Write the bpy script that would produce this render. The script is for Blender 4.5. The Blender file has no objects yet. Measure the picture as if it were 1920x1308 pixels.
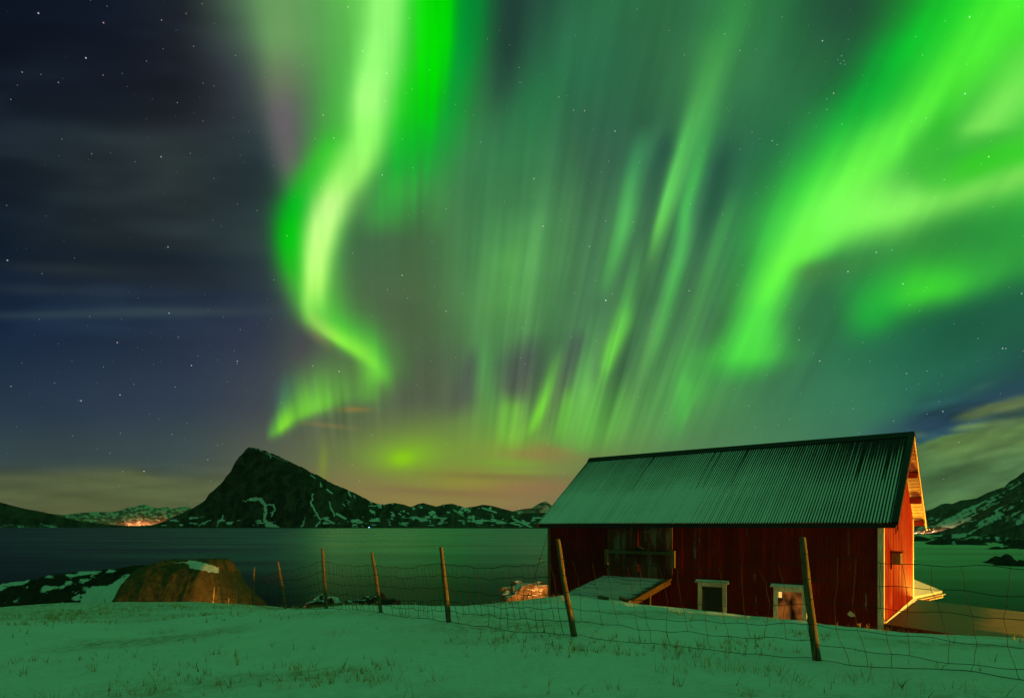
import bpy, bmesh, math, random
import numpy as np
from mathutils import Vector, Matrix, noise as mnoise

random.seed(7)
SC = bpy.context.scene
COL = SC.collection
EYE = 10.0                       # camera height above the sea, metres

# ---------------------------------------------------------------- camera
cam = bpy.data.cameras.new('camera')
cam_ob = bpy.data.objects.new('camera', cam); COL.objects.link(cam_ob)
cam_ob.location = (0, 0, EYE); cam_ob.rotation_euler = (math.radians(90), 0, 0)
cam.sensor_width = 36.0; cam.lens = 36.0 * 1140.0 / 1920.0
cam.shift_y = 331.0 / 1920.0
cam.clip_start = .05; cam.clip_end = 200000
SC.camera = cam_ob

# ---------------------------------------------------------------- night world behind the sky dome
world = bpy.data.worlds.new('World'); SC.world = world; world.use_nodes = True
wn = world.node_tree.nodes; wl = world.node_tree.links
bg = wn.get('Background') or wn.new('ShaderNodeBackground')
st = wn.new('ShaderNodeTexSky'); st.sky_type = 'NISHITA'; st.sun_disc = False
st.sun_elevation = math.radians(-6); st.sun_rotation = math.radians(170)
wl.new(st.outputs[0], bg.inputs[0]); bg.inputs[1].default_value = .02

SC.view_settings.view_transform = 'Standard'; SC.view_settings.look = 'None'
SC.view_settings.exposure = 0; SC.view_settings.gamma = 1; SC.view_settings.use_curve_mapping = False
SC.cycles.max_bounces = 8; SC.cycles.use_denoising = True; SC.cycles.sample_clamp_indirect = 6

# overall strengths of what lights the place
SKY_GAIN = 1.0                   # the aurora as it is seen
OVERHEAD = 1.24                  # aurora overhead and behind the camera
YARD_LAMP_W = 42000.0              # sodium lamp along the road, far right of the picture
HOUSE_LAMP_W = 1500.0             # wall lamp on the low house beside the barn
SHORE_FILL_W = 520.0             # unseen lamp added to light the mound
END_FILL_W = 420.0              # unseen lamp added at the far end wall to light the boulder
SODIUM = (1.0, .44, .035)

# ---------------------------------------------------------------- helpers
def P(px, py, depth):
    """point at a given distance along the chart direction (same chart as the sky)"""
    return Vector(((px - 960) / 1140.0 * depth, depth, EYE + (985 - py) / 1140.0 * depth))

def props(o, label=None, cat=None, group=None, kind=None):
    if label: o['label'] = label
    if cat: o['category'] = cat
    if group: o['group'] = group
    if kind: o['kind'] = kind
    return o

def thing(name, loc, label, cat, group=None, rotz=0):
    o = bpy.data.objects.new(name, None); COL.objects.link(o)
    o.location = loc; o.rotation_euler = (0, 0, rotz); o.empty_display_size = .2
    return props(o, label, cat, group)

def link(name, me, mat, parent=None, smooth=False):
    o = bpy.data.objects.new(name, me); COL.objects.link(o)
    if mat: me.materials.append(mat)
    if smooth: me.polygons.foreach_set('use_smooth', [True] * len(me.polygons))
    if parent: o.parent = parent
    return o

def bm_obj(name, bm, mat, parent=None, smooth=False):
    me = bpy.data.meshes.new(name); bm.normal_update(); bm.to_mesh(me); bm.free()
    return link(name, me, mat, parent, smooth)

def box(bm, x0, x1, y0, y1, z0, z1, M=None):
    vs = [bm.verts.new((x, y, z)) for z in (z0, z1) for y in (y0, y1) for x in (x0, x1)]
    for f in ((0,2,3,1),(4,5,7,6),(0,1,5,4),(2,6,7,3),(0,4,6,2),(1,3,7,5)):
        bm.faces.new([vs[i] for i in f])
    if M is not None:
        for v in vs: v.co = M @ v.co
    return vs

def prism(bm, pts, a, b, axis_fn):
    """extrude a closed outline pts between a and b; axis_fn(p, t) -> Vector"""
    r0 = [bm.verts.new(axis_fn(p, a)) for p in pts]; r1 = [bm.verts.new(axis_fn(p, b)) for p in pts]
    n = len(pts)
    bm.faces.new(r0[::-1]); bm.faces.new(r1)
    for i in range(n): bm.faces.new((r0[i], r0[(i+1) % n], r1[(i+1) % n], r1[i]))

def tube(bm, pts, rad, sides=6, cap=True):
    pts = [Vector(p) for p in pts]; rings = []
    rad = rad if hasattr(rad, '__len__') else [rad] * len(pts)
    for i, p in enumerate(pts):
        d = (pts[min(i+1, len(pts)-1)] - pts[max(i-1, 0)]).normalized()
        a = d.cross(Vector((0, 0, 1)) if abs(d.z) < .9 else Vector((1, 0, 0))).normalized(); b = d.cross(a)
        rings.append([bm.verts.new(p + (a * math.cos(2*math.pi*k/sides) + b * math.sin(2*math.pi*k/sides)) * rad[i]) for k in range(sides)])
    for r0, r1 in zip(rings, rings[1:]):
        for k in range(sides): bm.faces.new((r0[k], r0[(k+1) % sides], r1[(k+1) % sides], r1[k]))
    if cap: bm.faces.new(rings[0][::-1]); bm.faces.new(rings[-1])

def grid_mesh(name, co, nu, nv, attrs=None, cols=None, wrap=False):
    """quad mesh from a (nv*nu, 3) array, rows of nu points"""
    me = bpy.data.meshes.new(name)
    i, j = np.meshgrid(np.arange(nu if wrap else nu - 1), np.arange(nv - 1))
    i = i.ravel(); j = j.ravel(); i2 = (i + 1) % nu
    q = np.stack([j*nu + i, j*nu + i2, (j+1)*nu + i2, (j+1)*nu + i], 1).astype(np.int32)
    nf = len(q)
    me.vertices.add(len(co)); me.vertices.foreach_set('co', np.asarray(co, np.float32).ravel())
    me.loops.add(nf * 4); me.loops.foreach_set('vertex_index', q.ravel())
    me.polygons.add(nf); me.polygons.foreach_set('loop_start', np.arange(0, nf*4, 4, dtype=np.int32))
    me.polygons.foreach_set('loop_total', np.full(nf, 4, np.int32))
    me.update(calc_edges=True); me.validate()
    for k, v in (attrs or {}).items():
        a = me.attributes.new(k, 'FLOAT', 'POINT'); a.data.foreach_set('value', np.asarray(v, np.float32).ravel())
    for k, v in (cols or {}).items():
        a = me.attributes.new(k, 'FLOAT_COLOR', 'POINT')
        a.data.foreach_set('color', np.concatenate([v, np.ones((len(v), 1))], 1).astype(np.float32).ravel())
    me.polygons.foreach_set('use_smooth', [True] * nf)
    return me

class N:
    """small node-tree writer"""
    def __init__(s, name):
        s.m = bpy.data.materials.new(name); s.m.use_nodes = True
        s.t = s.m.node_tree; s.t.nodes.clear()
        s.out = s.t.nodes.new('ShaderNodeOutputMaterial')
    def n(s, typ, inp=None, **kw):
        o = s.t.nodes.new(typ)
        for k, v in kw.items(): setattr(o, k, v)
        for k, v in (inp or {}).items(): s.put(o.inputs[k], v)
        return o
    def put(s, sock, v):
        if isinstance(v, bpy.types.NodeSocket): s.t.links.new(v, sock)
        else: sock.default_value = v
    def math(s, op, a, b=0., c=None, clamp=False):
        o = s.n('ShaderNodeMath', operation=op, use_clamp=clamp)
        s.put(o.inputs[0], a); s.put(o.inputs[1], b)
        if c is not None: s.put(o.inputs[2], c)
        return o.outputs[0]
    def mix(s, f, a, b, blend='MIX'):
        o = s.n('ShaderNodeMix', data_type='RGBA', blend_type=blend)
        s.put(o.inputs[0], f); s.put(o.inputs[6], a if not isinstance(a, tuple) else (*a, 1)); s.put(o.inputs[7], b if not isinstance(b, tuple) else (*b, 1))
        return o.outputs[2]
    def ramp(s, v, lo, hi, a=0., b=1.):
        o = s.n('ShaderNodeMapRange', interpolation_type='SMOOTHSTEP'); s.put(o.inputs[0], v)
        s.put(o.inputs[1], lo); s.put(o.inputs[2], hi); s.put(o.inputs[3], a); s.put(o.inputs[4], b)
        return o.outputs[0]
    def coord(s, which='Object', scale=(1, 1, 1), loc=(0, 0, 0), rot=(0, 0, 0)):
        c = s.n('ShaderNodeTexCoord'); mp = s.n('ShaderNodeMapping', {'Location': loc, 'Rotation': rot, 'Scale': scale})
        s.t.links.new(c.outputs[which], mp.inputs[0]); return mp.outputs[0]
    def noise(s, vec, scale=5, detail=4, rough=.5, dist=0.):
        o = s.n('ShaderNodeTexNoise', {'Scale': scale, 'Detail': detail, 'Roughness': rough, 'Distortion': dist})
        s.t.links.new(vec, o.inputs['Vector']); return o.outputs['Fac']
    def attr(s, name):
        return s.n('ShaderNodeAttribute', attribute_name=name)
    def bump(s, h, strength=.3, dist=.02, normal=None):
        o = s.n('ShaderNodeBump', {'Strength': strength, 'Distance': dist, 'Height': h})
        if normal is not None: s.put(o.inputs['Normal'], normal)
        return o.outputs[0]
    def bsdf(s, color, rough=.7, normal=None, spec=.3, metal=0.):
        o = s.n('ShaderNodeBsdfPrincipled')
        s.put(o.inputs['Base Color'], color if not isinstance(color, tuple) else (*color, 1))
        s.put(o.inputs['Roughness'], rough); s.put(o.inputs['Specular IOR Level'], spec); s.put(o.inputs['Metallic'], metal)
        if normal is not None: s.put(o.inputs['Normal'], normal)
        s.t.links.new(o.outputs[0], s.out.inputs[0]); return s.m
    def emit(s, color, strength):
        o = s.n('ShaderNodeEmission'); s.put(o.inputs[0], color if not isinstance(color, tuple) else (*color, 1)); s.put(o.inputs[1], strength)
        s.t.links.new(o.outputs[0], s.out.inputs[0]); return s.m
# ---------------------------------------------------------------- sky chart
# The aurora is described on a gnomonic star chart: chart x grows to the right,
# chart y downward, the horizon lies at y = HOR and one radian is FPX units.
FPX, CX, HOR = 1140.0, 960.0, 985.0

def smooth_interp(t, pts, vals):
    """monotone cubic interpolation of vals (n or n x k) at t"""
    p = np.asarray(pts, float); v = np.asarray(vals, float)
    if v.ndim == 1:
        v = v[:, None]; flat = True
    else:
        flat = False
    h = np.diff(p)[:, None]; d = np.diff(v, axis=0) / h
    m = np.zeros_like(v)
    if len(p) > 2:
        a, b = d[:-1], d[1:]
        ok = (a * b) > 0
        m[1:-1] = np.where(ok, 2 * a * b / np.where(ok, a + b, 1), 0)
    m[0] = d[0]; m[-1] = d[-1]
    t = np.clip(t, p[0], p[-1])
    i = np.clip(np.searchsorted(p, t, side='right') - 1, 0, len(p) - 2)
    hh = h[i]; s = (t - p[i])[:, None] / hh
    r = ((1 + 2*s) * (1-s)**2 * v[i] + s * (1-s)**2 * hh * m[i]
         + s*s * (3 - 2*s) * v[i+1] + s*s * (s-1) * hh * m[i+1])
    return r[:, 0] if flat else r

def hash2(i, j, seed):
    n = (i.astype(np.int64) * 374761393 + j.astype(np.int64) * 668265263 + seed * 974634551) & 0xffffffff
    n = ((n ^ (n >> 13)) * 1274126177) & 0xffffffff
    n = ((n ^ (n >> 16)) * 2246822519) & 0xffffffff
    return ((n ^ (n >> 15)) & 0xffffff) / float(0xffffff)

def vnoise(x, y, seed=0):
    xi = np.floor(x).astype(np.int64); yi = np.floor(y).astype(np.int64)
    fx = x - xi; fy = y - yi
    fx = fx*fx*fx*(fx*(fx*6-15)+10); fy = fy*fy*fy*(fy*(fy*6-15)+10)
    a = hash2(xi, yi, seed); b = hash2(xi+1, yi, seed); c = hash2(xi, yi+1, seed); d = hash2(xi+1, yi+1, seed)
    return (a*(1-fx)+b*fx)*(1-fy) + (c*(1-fx)+d*fx)*fy

def fbm(x, y, octaves=4, seed=0, gain=.5):
    s = 0; a = 1; t = 0
    for o in range(octaves):
        s = s + a * vnoise(x * 2**o + o*17.3, y * 2**o - o*9.1, seed + o*7); t += a; a *= gain
    return s / t

BX = [0,160,320,480,640,800,960,1120,1280,1440,1600,1760,1920]
BY = [0,150,300,450,600,750,850,940,985]
BASE = np.array([
 [[14,22,36],[16,24,38],[26,32,40],[80,120,85],[80,150,78],[10,130,45],[34,68,56],[42,105,68],[46,108,68],[40,108,62],[36,78,56],[40,140,50],[60,200,50]],
 [[18,26,38],[20,27,38],[28,33,42],[62,76,72],[78,150,75],[50,140,65],[36,75,58],[44,105,72],[48,102,68],[46,110,68],[38,92,58],[50,160,60],[80,210,60]],
 [[22,31,40],[27,35,41],[34,42,44],[38,52,56],[80,140,80],[62,120,72],[56,115,75],[50,90,70],[46,92,70],[40,92,68],[50,130,70],[50,170,55],[70,200,60]],
 [[20,32,46],[30,40,46],[36,46,50],[44,60,60],[66,105,72],[70,112,70],[68,122,78],[58,95,72],[58,105,76],[52,105,76],[60,140,72],[48,140,60],[40,150,60]],
 [[22,37,60],[27,41,62],[34,46,65],[46,56,72],[78,100,72],[76,102,68],[72,112,74],[62,95,74],[66,112,76],[60,110,76],[40,108,68],[32,100,66],[34,96,68]],
 [[37,53,70],[42,56,74],[47,60,76],[62,70,78],[84,100,74],[86,96,76],[80,90,78],[80,104,78],[76,126,78],[62,120,80],[56,118,86],[40,95,82],[38,70,78]],
 [[52,68,72],[54,70,72],[60,76,76],[82,90,76],[100,110,72],[116,138,64],[126,138,70],[108,128,74],[86,126,82],[74,125,85],[62,112,88],[46,84,82],[64,104,70]],
 [[78,86,60],[82,90,60],[84,94,64],[100,105,68],[130,118,72],[140,128,72],[138,120,76],[116,114,76],[95,115,76],[82,115,76],[76,108,68],[72,104,64],[72,104,62]],
 [[84,90,58],[90,94,58],[88,92,58],[104,100,66],[132,112,72],[138,116,72],[130,108,74],[116,108,74],[100,105,72],[88,105,70],[80,105,66],[72,104,64],[72,104,62]],
], float)

# strokes: ('v' follows y, 'h' follows x; rows are along, centre, width -, width +, strength, r, g, b)
STROKES = []
def V(*rows, core=0., ray=.0): STROKES.append(('v', rows, core, ray))
def H(*rows, core=0., ray=.0): STROKES.append(('h', rows, core, ray))
def B(x, y, rx, ry, rot, a, r, g, b): STROKES.append(('b', (x, y, rx, ry, rot, a, r, g, b), 0, 0))

# cirrus in the west
B(200,588,330,9,-1,.6,54,72,78); B(330,583,120,7,1,.3,60,76,76); B(110,545,170,10,2,.4,46,58,62); B(250,562,220,9,-2,.4,24,40,58); B(120,505,130,12,3,.4,48,58,60)
B(210,478,220,15,3,.45,18,32,48); B(60,560,150,12,-3,.4,22,38,58)
# soft veil through the middle
B(1010,470,120,170,12,.55,84,158,86); B(930,560,90,110,15,.45,92,165,86); B(1010,600,60,80,15,.3,86,150,82); B(1215,600,130,180,15,.35,80,150,82)
B(900,300,90,200,12,.35,64,138,82); B(1000,220,70,200,16,.3,46,130,78); B(1330,130,90,200,18,.35,60,140,78); B(1500,330,110,120,30,.4,46,140,72)
B(1120,790,120,62,-6,.62,102,182,76); B(950,785,80,60,0,.5,108,176,70); B(1260,740,70,80,12,.4,86,170,80); B(1330,720,80,60,10,.35,80,165,80)
B(860,800,80,40,0,.3,106,150,66)
# faint outer edge of the left curtain, mauve low down
V((-60,505,42,95,.95,105,160,95),(60,518,42,90,.95,108,158,95),(150,522,36,70,.92,106,122,94),(220,526,32,55,.92,104,96,102),
  (300,538,28,45,.88,102,95,100),(350,546,22,36,.6,84,110,86),(400,556,22,30,0,70,130,80))
# green body round the main band
V((-60,690,75,70,.75,100,205,75),(100,675,70,75,.75,85,195,72),(220,655,60,80,.8,72,198,62),(300,640,58,70,.8,70,205,50),
  (380,610,48,52,.7,70,215,50),(480,592,42,46,.7,80,215,60),(580,595,36,50,.6,90,215,60),(640,625,30,50,.0,90,205,60))
# saturated green left flank
V((230,632,32,34,0,50,200,50),(290,606,30,36,.75,48,205,40),(340,578,34,40,.75,20,195,30),(390,549,32,38,.92,0,190,25),
  (440,541,28,34,.97,0,198,12),(490,545,27,34,.85,20,200,20),(540,560,28,34,.7,60,200,45),(590,578,22,30,.45,80,200,60),(640,600,20,30,0,90,190,70))
# saturated green right flank
V((-60,808,50,62,1,0,220,0),(60,806,48,58,1,0,222,0),(140,797,46,54,1,0,220,2),(200,786,44,56,1,0,212,8),(260,778,42,54,.95,4,198,30),
  (310,770,40,46,.85,18,192,45),(350,756,38,44,.78,45,190,58),(400,738,36,42,.6,55,178,62),(450,724,34,40,0,60,160,62),core=14,ray=.45)
V((-60,880,26,40,.7,0,128,58),(60,872,24,34,.7,0,140,60),(180,852,22,30,.6,10,150,62),(300,826,22,30,.4,40,150,65),(400,818,18,22,.35,72,165,72),(450,812,18,20,0,72,150,72))
# pale core
V((-60,730,36,40,.95,150,252,118),(40,718,34,44,.95,150,252,118),(110,702,30,50,.95,150,255,118),(190,684,24,48,.95,165,255,125),
  (250,681,28,40,.95,150,255,108),(300,668,40,34,.95,160,255,110),(340,645,42,32,.95,172,255,116),(390,614,30,34,.97,195,255,138),
  (440,600,26,26,.97,195,255,132),(500,591,20,22,.97,190,255,122),(560,588,17,19,.95,180,252,105),(600,593,17,22,.9,178,250,98),(640,618,16,26,0,165,248,75),core=6)
# lower arm sweeping right
H((560,582,45,20,0,60,200,55),(600,602,44,26,.6,70,205,58),(650,628,48,26,.75,75,215,55),(700,655,50,30,.7,75,215,58),(740,680,50,34,.35,80,190,62),(790,690,50,34,0,80,150,62))
H((572,585,16,10,0,170,248,92),(595,610,18,12,.8,172,248,92),(620,628,20,12,.92,160,250,80),(650,645,22,14,.92,140,250,66),(680,664,26,20,.95,140,252,66),
  (702,684,30,24,.95,130,250,66),(720,698,30,24,.7,110,235,66),(745,710,26,22,0,95,190,66))
V((675,682,22,26,0,120,240,66),(705,694,20,22,.7,120,240,66),(730,692,18,18,.5,110,215,64),(765,688,16,14,0,100,170,66))
B(597,634,26,9,38,.45,160,150,88)
B(572,655,34,52,10,.55,74,64,80)
# low hook over the peak
H((494,812,16,10,0,70,140,90),(512,806,26,14,.30,72,165,80),(534,790,56,18,.68,92,195,70),(580,760,60,20,.74,105,192,68),(630,742,58,24,.64,102,188,66),
  (690,735,48,26,.5,100,182,66),(750,735,40,26,0,90,140,70),ray=.3)
H((497,818,16,8,0,110,215,55),(513,810,24,11,.55,115,222,55),(532,797,30,12,.85,140,236,44),(560,778,28,14,.62,120,215,55),(600,764,24,12,.55,120,215,58),(650,752,22,12,0,110,190,62),ray=.35)
B(532,742,18,34,12,.4,66,118,104)
# thin lit clouds
B(668,767,26,5,1,.75,146,118,66); B(650,769,22,4,5,.35,130,118,66)
B(622,798,40,4,6,.55,134,118,74); B(580,793,22,4,2,.35,118,110,66)
# yellow green glow patches near the horizon
B(770,852,120,44,-4,.75,122,160,56); B(762,857,54,26,-8,.7,130,190,36); B(754,860,22,14,-10,.7,140,212,18)
B(606,872,9,40,4,.5,128,152,46)
B(880,905,90,28,4,.6,152,148,56); B(955,845,70,32,0,.6,124,172,54); B(690,905,90,30,5,.35,140,120,78)
B(1010,852,80,16,4,.6,152,118,74); B(1040,842,40,10,10,.4,158,112,72); B(950,868,70,7,2,.45,118,168,50); B(968,885,80,6,-1,.35,128,168,52)
B(930,893,120,7,2,.5,122,104,62); B(1000,915,110,14,-2,.55,150,108,76); B(860,925,130,8,2,.5,132,104,74); B(760,918,60,5,3,.4,128,106,70)
# tall rays, middle
V((-60,1390,40,40,.5,58,150,72),(30,1376,40,38,.75,58,152,74),(80,1352,40,36,.8,66,160,76),(130,1334,34,34,.82,76,170,82),(200,1308,24,34,.88,86,188,90),
  (260,1286,16,30,.9,92,205,94),(320,1268,13,26,.92,104,220,98),(370,1253,11,22,.95,112,232,100),(420,1237,10,18,.9,114,226,92),(460,1227,10,16,.7,104,200,90),
  (510,1216,10,16,.35,95,165,86),(580,1205,12,16,0,90,150,84))
V((180,1348,22,22,0,70,170,84),(250,1326,18,18,.5,66,170,82),(330,1303,14,15,.8,70,182,84),(400,1284,13,16,.85,74,188,86),(460,1278,16,18,.75,76,180,86),
  (520,1264,15,16,.78,80,185,84),(570,1252,14,15,.7,80,182,82),(630,1235,13,14,.6,84,182,80),(680,1218,12,13,.35,90,172,80),(730,1204,12,12,0,90,160,80))
V((230,1213,22,22,0,66,150,96),(290,1197,20,21,.6,66,160,96),(350,1183,19,20,.8,78,178,94),(420,1171,19,19,.85,86,190,92),(470,1156,18,18,.8,82,180,86),
  (520,1139,16,17,.6,78,165,82),(575,1124,14,16,0,74,150,80))
V((430,1206,10,12,0,74,150,84),(500,1192,13,14,.5,84,172,88),(560,1178,17,16,.7,92,192,84),(605,1170,20,16,.92,108,222,76),(640,1158,20,15,.95,112,226,72),
  (680,1144,16,14,.9,108,216,72),(710,1134,12,12,.6,100,195,74),(745,1122,10,10,0,90,165,76),ray=.4)
V((640,1056,14,14,0,100,180,80),(690,1038,13,14,.55,105,190,76),(735,1024,12,13,.85,118,212,68),(770,1012,11,13,.95,128,228,60),(795,1002,11,13,.85,124,218,58),(825,988,10,12,0,118,190,62))
V((350,1378,14,14,0,66,150,80),(420,1356,14,16,.5,72,160,80),(500,1332,14,16,.55,76,160,80),(600,1304,14,16,.5,80,160,80),(680,1284,16,18,.5,80,170,80),
  (730,1290,20,14,.75,86,205,78),(770,1286,22,10,.75,84,195,78),(800,1274,22,12,.5,82,175,80),(840,1256,20,14,0,80,150,82))
V((640,1318,30,40,0,80,170,78),(690,1312,34,34,.5,80,178,78),(730,1308,30,26,.55,82,185,78),(790,1300,26,20,0,80,160,80))
V((380,985,60,50,0,84,150,84),(440,968,50,44,.55,90,166,88),(500,952,42,40,.7,98,182,88),(560,944,38,40,.68,96,176,86),(620,930,34,36,.3,88,155,80),(680,915,30,30,0,88,150,80),ray=.3)
V((480,930,60,60,0,80,140,80),(560,900,50,50,.3,84,146,80),(620,908,30,30,.45,84,152,82),(680,906,22,26,.65,86,168,84),(730,908,22,30,.6,92,172,80),(780,915,30,40,.5,104,170,70),(850,920,40,50,0,118,160,62))
V((560,1118,20,20,0,78,145,80),(640,1106,16,18,.5,82,155,82),(700,1097,18,20,.7,90,170,80),(760,1090,24,26,.6,96,176,76),(820,1080,30,30,0,100,165,72))
V((720,1066,10,12,0,110,190,66),(765,1060,11,12,.8,112,196,64),(800,1055,11,11,.8,112,190,64),(835,1050,9,10,0,110,165,66))
V((730,955,12,16,0,112,180,66),(775,952,14,30,.7,116,195,66),(815,950,16,32,.75,120,192,62),(850,955,16,30,0,122,170,60),ray=.4)
V((690,1150,70,45,0,96,180,78),(760,1132,70,42,.7,100,186,76),(805,1118,70,36,.8,104,188,74),(835,1100,56,36,.6,106,178,72),(862,1085,40,30,0,106,150,74),ray=.5)
V((560,1240,14,16,0,90,150,84),(620,1222,16,18,.4,92,155,84),(680,1205,16,16,.4,92,160,82),(740,1190,16,16,0,92,150,80))
V((0,1090,60,50,0,60,120,84),(100,1040,50,50,.35,46,120,76),(180,1005,36,40,.6,42,128,74),(250,985,38,40,.55,50,130,74),(330,970,44,44,.45,66,132,78),(420,960,50,44,0,80,140,80))
V((-60,960,24,24,.45,30,58,52),(80,952,22,26,.55,32,58,54),(150,943,18,24,.4,38,66,56),(220,930,18,22,0,44,80,60))
V((240,1250,10,12,0,38,80,68),(280,1246,14,14,.6,38,80,68),(330,1230,14,14,.4,44,86,70),(400,1215,14,14,0,50,90,72))
V((250,1372,18,24,0,38,82,62),(320,1352,18,22,.6,36,80,62),(390,1338,18,20,.6,38,82,64),(460,1322,14,16,.3,48,92,68),(520,1306,14,16,0,56,100,72))
V((620,1000,26,20,0,70,82,78),(680,982,34,26,.75,72,80,78),(720,972,30,24,.7,78,84,76),(760,966,22,20,0,86,100,76))
V((610,1092,14,12,0,70,90,78),(650,1080,18,16,.6,70,88,78),(690,1066,14,14,.5,76,92,76),(750,1044,12,12,.35,90,105,74),(820,1024,14,14,0,100,110,74))
V((640,888,12,12,0,76,84,78),(690,880,14,14,.55,72,80,78),(740,868,22,22,.55,78,84,78),(790,850,40,40,0,86,94,76))
B(760,545,70,130,18,.35,74,96,64)
# big band on the right
V((-60,1890,150,90,.8,5,205,40),(20,1800,100,120,.85,0,205,38),(80,1730,80,120,.85,0,200,42),(150,1672,75,110,.8,5,190,48),(220,1622,86,105,.85,22,188,55),
  (300,1568,88,100,.85,40,196,60),(380,1510,84,100,.86,48,208,62),(440,1474,76,90,.85,52,208,64),(500,1446,66,76,.82,62,206,68),(560,1420,56,66,.78,72,205,72),
  (620,1402,42,66,.72,66,205,72),(670,1390,52,80,.65,60,195,70),(705,1376,50,70,.3,60,170,72),(745,1350,50,60,0,60,150,74),ray=.08)
V((-60,2000,130,90,.9,78,246,50),(0,1912,110,90,.95,78,244,50),(70,1848,92,82,.95,80,245,52),(140,1790,78,72,.95,84,244,55),(200,1738,66,64,.95,92,248,62),
  (260,1684,80,60,.95,104,252,70),(310,1636,84,60,.95,105,252,70),(360,1586,78,76,.95,110,252,76),(410,1542,68,86,.95,118,254,84),(450,1508,56,70,.95,114,252,80),
  (500,1466,36,42,.95,104,248,70),(550,1440,30,34,.92,96,244,70),(590,1427,36,36,.85,86,234,72),(630,1415,50,50,.85,86,236,74),(665,1404,60,56,.8,82,232,70),(695,1390,56,52,.45,70,205,68),(725,1378,34,34,0,64,180,70),ray=.04)
H((1460,505,40,30,0,105,250,70),(1510,455,50,38,.8,112,252,76),(1560,425,70,38,.95,122,255,88),(1620,405,70,42,.97,132,255,92),(1680,394,58,44,.95,135,250,95),
  (1740,380,46,38,.9,135,240,95),(1800,365,38,34,.85,132,230,92),(1860,348,36,34,.8,130,228,90),(1930,325,38,36,.8,132,228,92),(2000,300,38,36,.8,132,228,92))
H((1700,320,24,40,0,60,200,50),(1760,335,30,34,.55,62,200,50),(1830,312,30,28,.75,52,206,36),(1930,280,28,26,.75,50,204,36),(2000,262,28,26,.7,50,204,36))
H((1690,268,30,34,0,60,190,55),(1730,290,42,44,.6,62,186,56),(1770,270,34,34,.65,60,184,56),(1820,262,24,26,.6,64,186,60),(1880,245,22,22,.6,64,184,62),(1960,215,20,22,.6,64,184,62))
V((60,1960,60,60,0,120,232,86),(130,1925,50,60,.7,112,232,80),(190,1880,44,60,.88,126,236,90),(235,1840,38,60,.85,130,236,92),(262,1815,30,40,.35,110,215,80),(290,1800,30,30,0,80,195,65))
V((110,1822,16,20,0,60,205,45),(180,1786,18,20,.45,58,205,45),(240,1762,20,22,.65,50,190,48),(290,1744,24,26,.5,60,186,56),(340,1730,26,30,0,70,200,60))
# lower right patch
H((1560,585,40,30,0,40,180,60),(1610,575,55,40,.55,40,185,60),(1670,556,58,40,.82,50,205,56),(1720,545,55,36,.95,62,216,52),(1775,538,52,32,.92,62,212,54),(1840,518,50,34,.7,58,190,60),(1920,488,46,36,.55,56,170,62),(2000,460,46,36,.5,56,165,62))
B(1640,598,44,32,-30,.6,32,186,60)
H((1470,520,20,26,0,70,110,70),(1520,508,18,30,.5,74,112,66),(1570,500,16,26,.45,70,128,66),(1630,488,14,20,.3,60,140,62),(1700,470,14,20,0,50,140,60))
B(1530,600,60,36,-15,.4,52,112,68)
H((1500,690,30,30,0,40,105,76),(1640,668,40,40,.45,40,110,78),(1780,625,44,40,.6,32,92,68),(1920,575,46,40,.6,32,90,68),(2000,550,46,40,.6,32,90,68))
H((1450,770,30,30,0,58,118,84),(1560,748,34,34,.4,56,122,86),(1700,712,34,34,.5,44,112,84),(1820,685,34,30,.4,38,106,80),(1930,660,30,30,0,38,100,80))
# clear blue gap and clouds on the right
H((1600,818,18,14,0,56,92,92),(1680,808,24,26,.65,46,78,90),(1740,798,34,46,.95,42,70,88),(1840,768,30,46,.95,42,70,88),(1930,738,26,40,.9,42,72,84),(2000,720,26,40,.9,42,72,84))
H((1690,852,5,60,0,80,116,68),(1716,846,5,90,.85,88,122,70),(1745,835,5,90,.95,92,128,70),(1790,822,5,90,.96,98,132,70),(1830,814,6,100,.96,96,128,70),(1930,801,6,110,.96,90,122,70),(2000,795,6,110,.96,88,118,70),core=4)
H((1690,905,30,60,0,70,108,66),(1760,900,30,60,.5,66,104,64),(1930,880,30,70,.5,66,100,64),(2000,880,30,70,.5,66,100,64))
H((1772,806,5,6,0,96,124,72),(1805,801,6,7,.8,100,128,74),(1860,795,7,8,.9,100,128,74),(1930,786,7,9,.85,92,120,72),(2000,780,7,9,.85,92,120,72))
H((1778,785,5,5,0,98,128,74),(1815,778,7,8,.8,104,126,74),(1870,764,8,13,.9,104,124,74),(1940,750,8,15,.9,100,118,74),(2000,742,8,15,.9,100,118,74),core=2)
B(1725,815,14,6,0,.5,84,112,78); B(1600,826,40,6,-3,.35,92,116,84); B(1840,725,26,7,-20,.35,66,108,88)
# cloud bank low on the left
H((-60,904,18,60,.55,86,96,60),(80,898,14,60,.6,88,98,60),(180,894,16,60,.6,90,100,60),(240,890,12,60,.65,92,102,60),(300,900,12,60,.6,90,100,60),(400,906,16,60,.5,88,98,62),(500,915,20,60,0,100,100,66))

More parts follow.
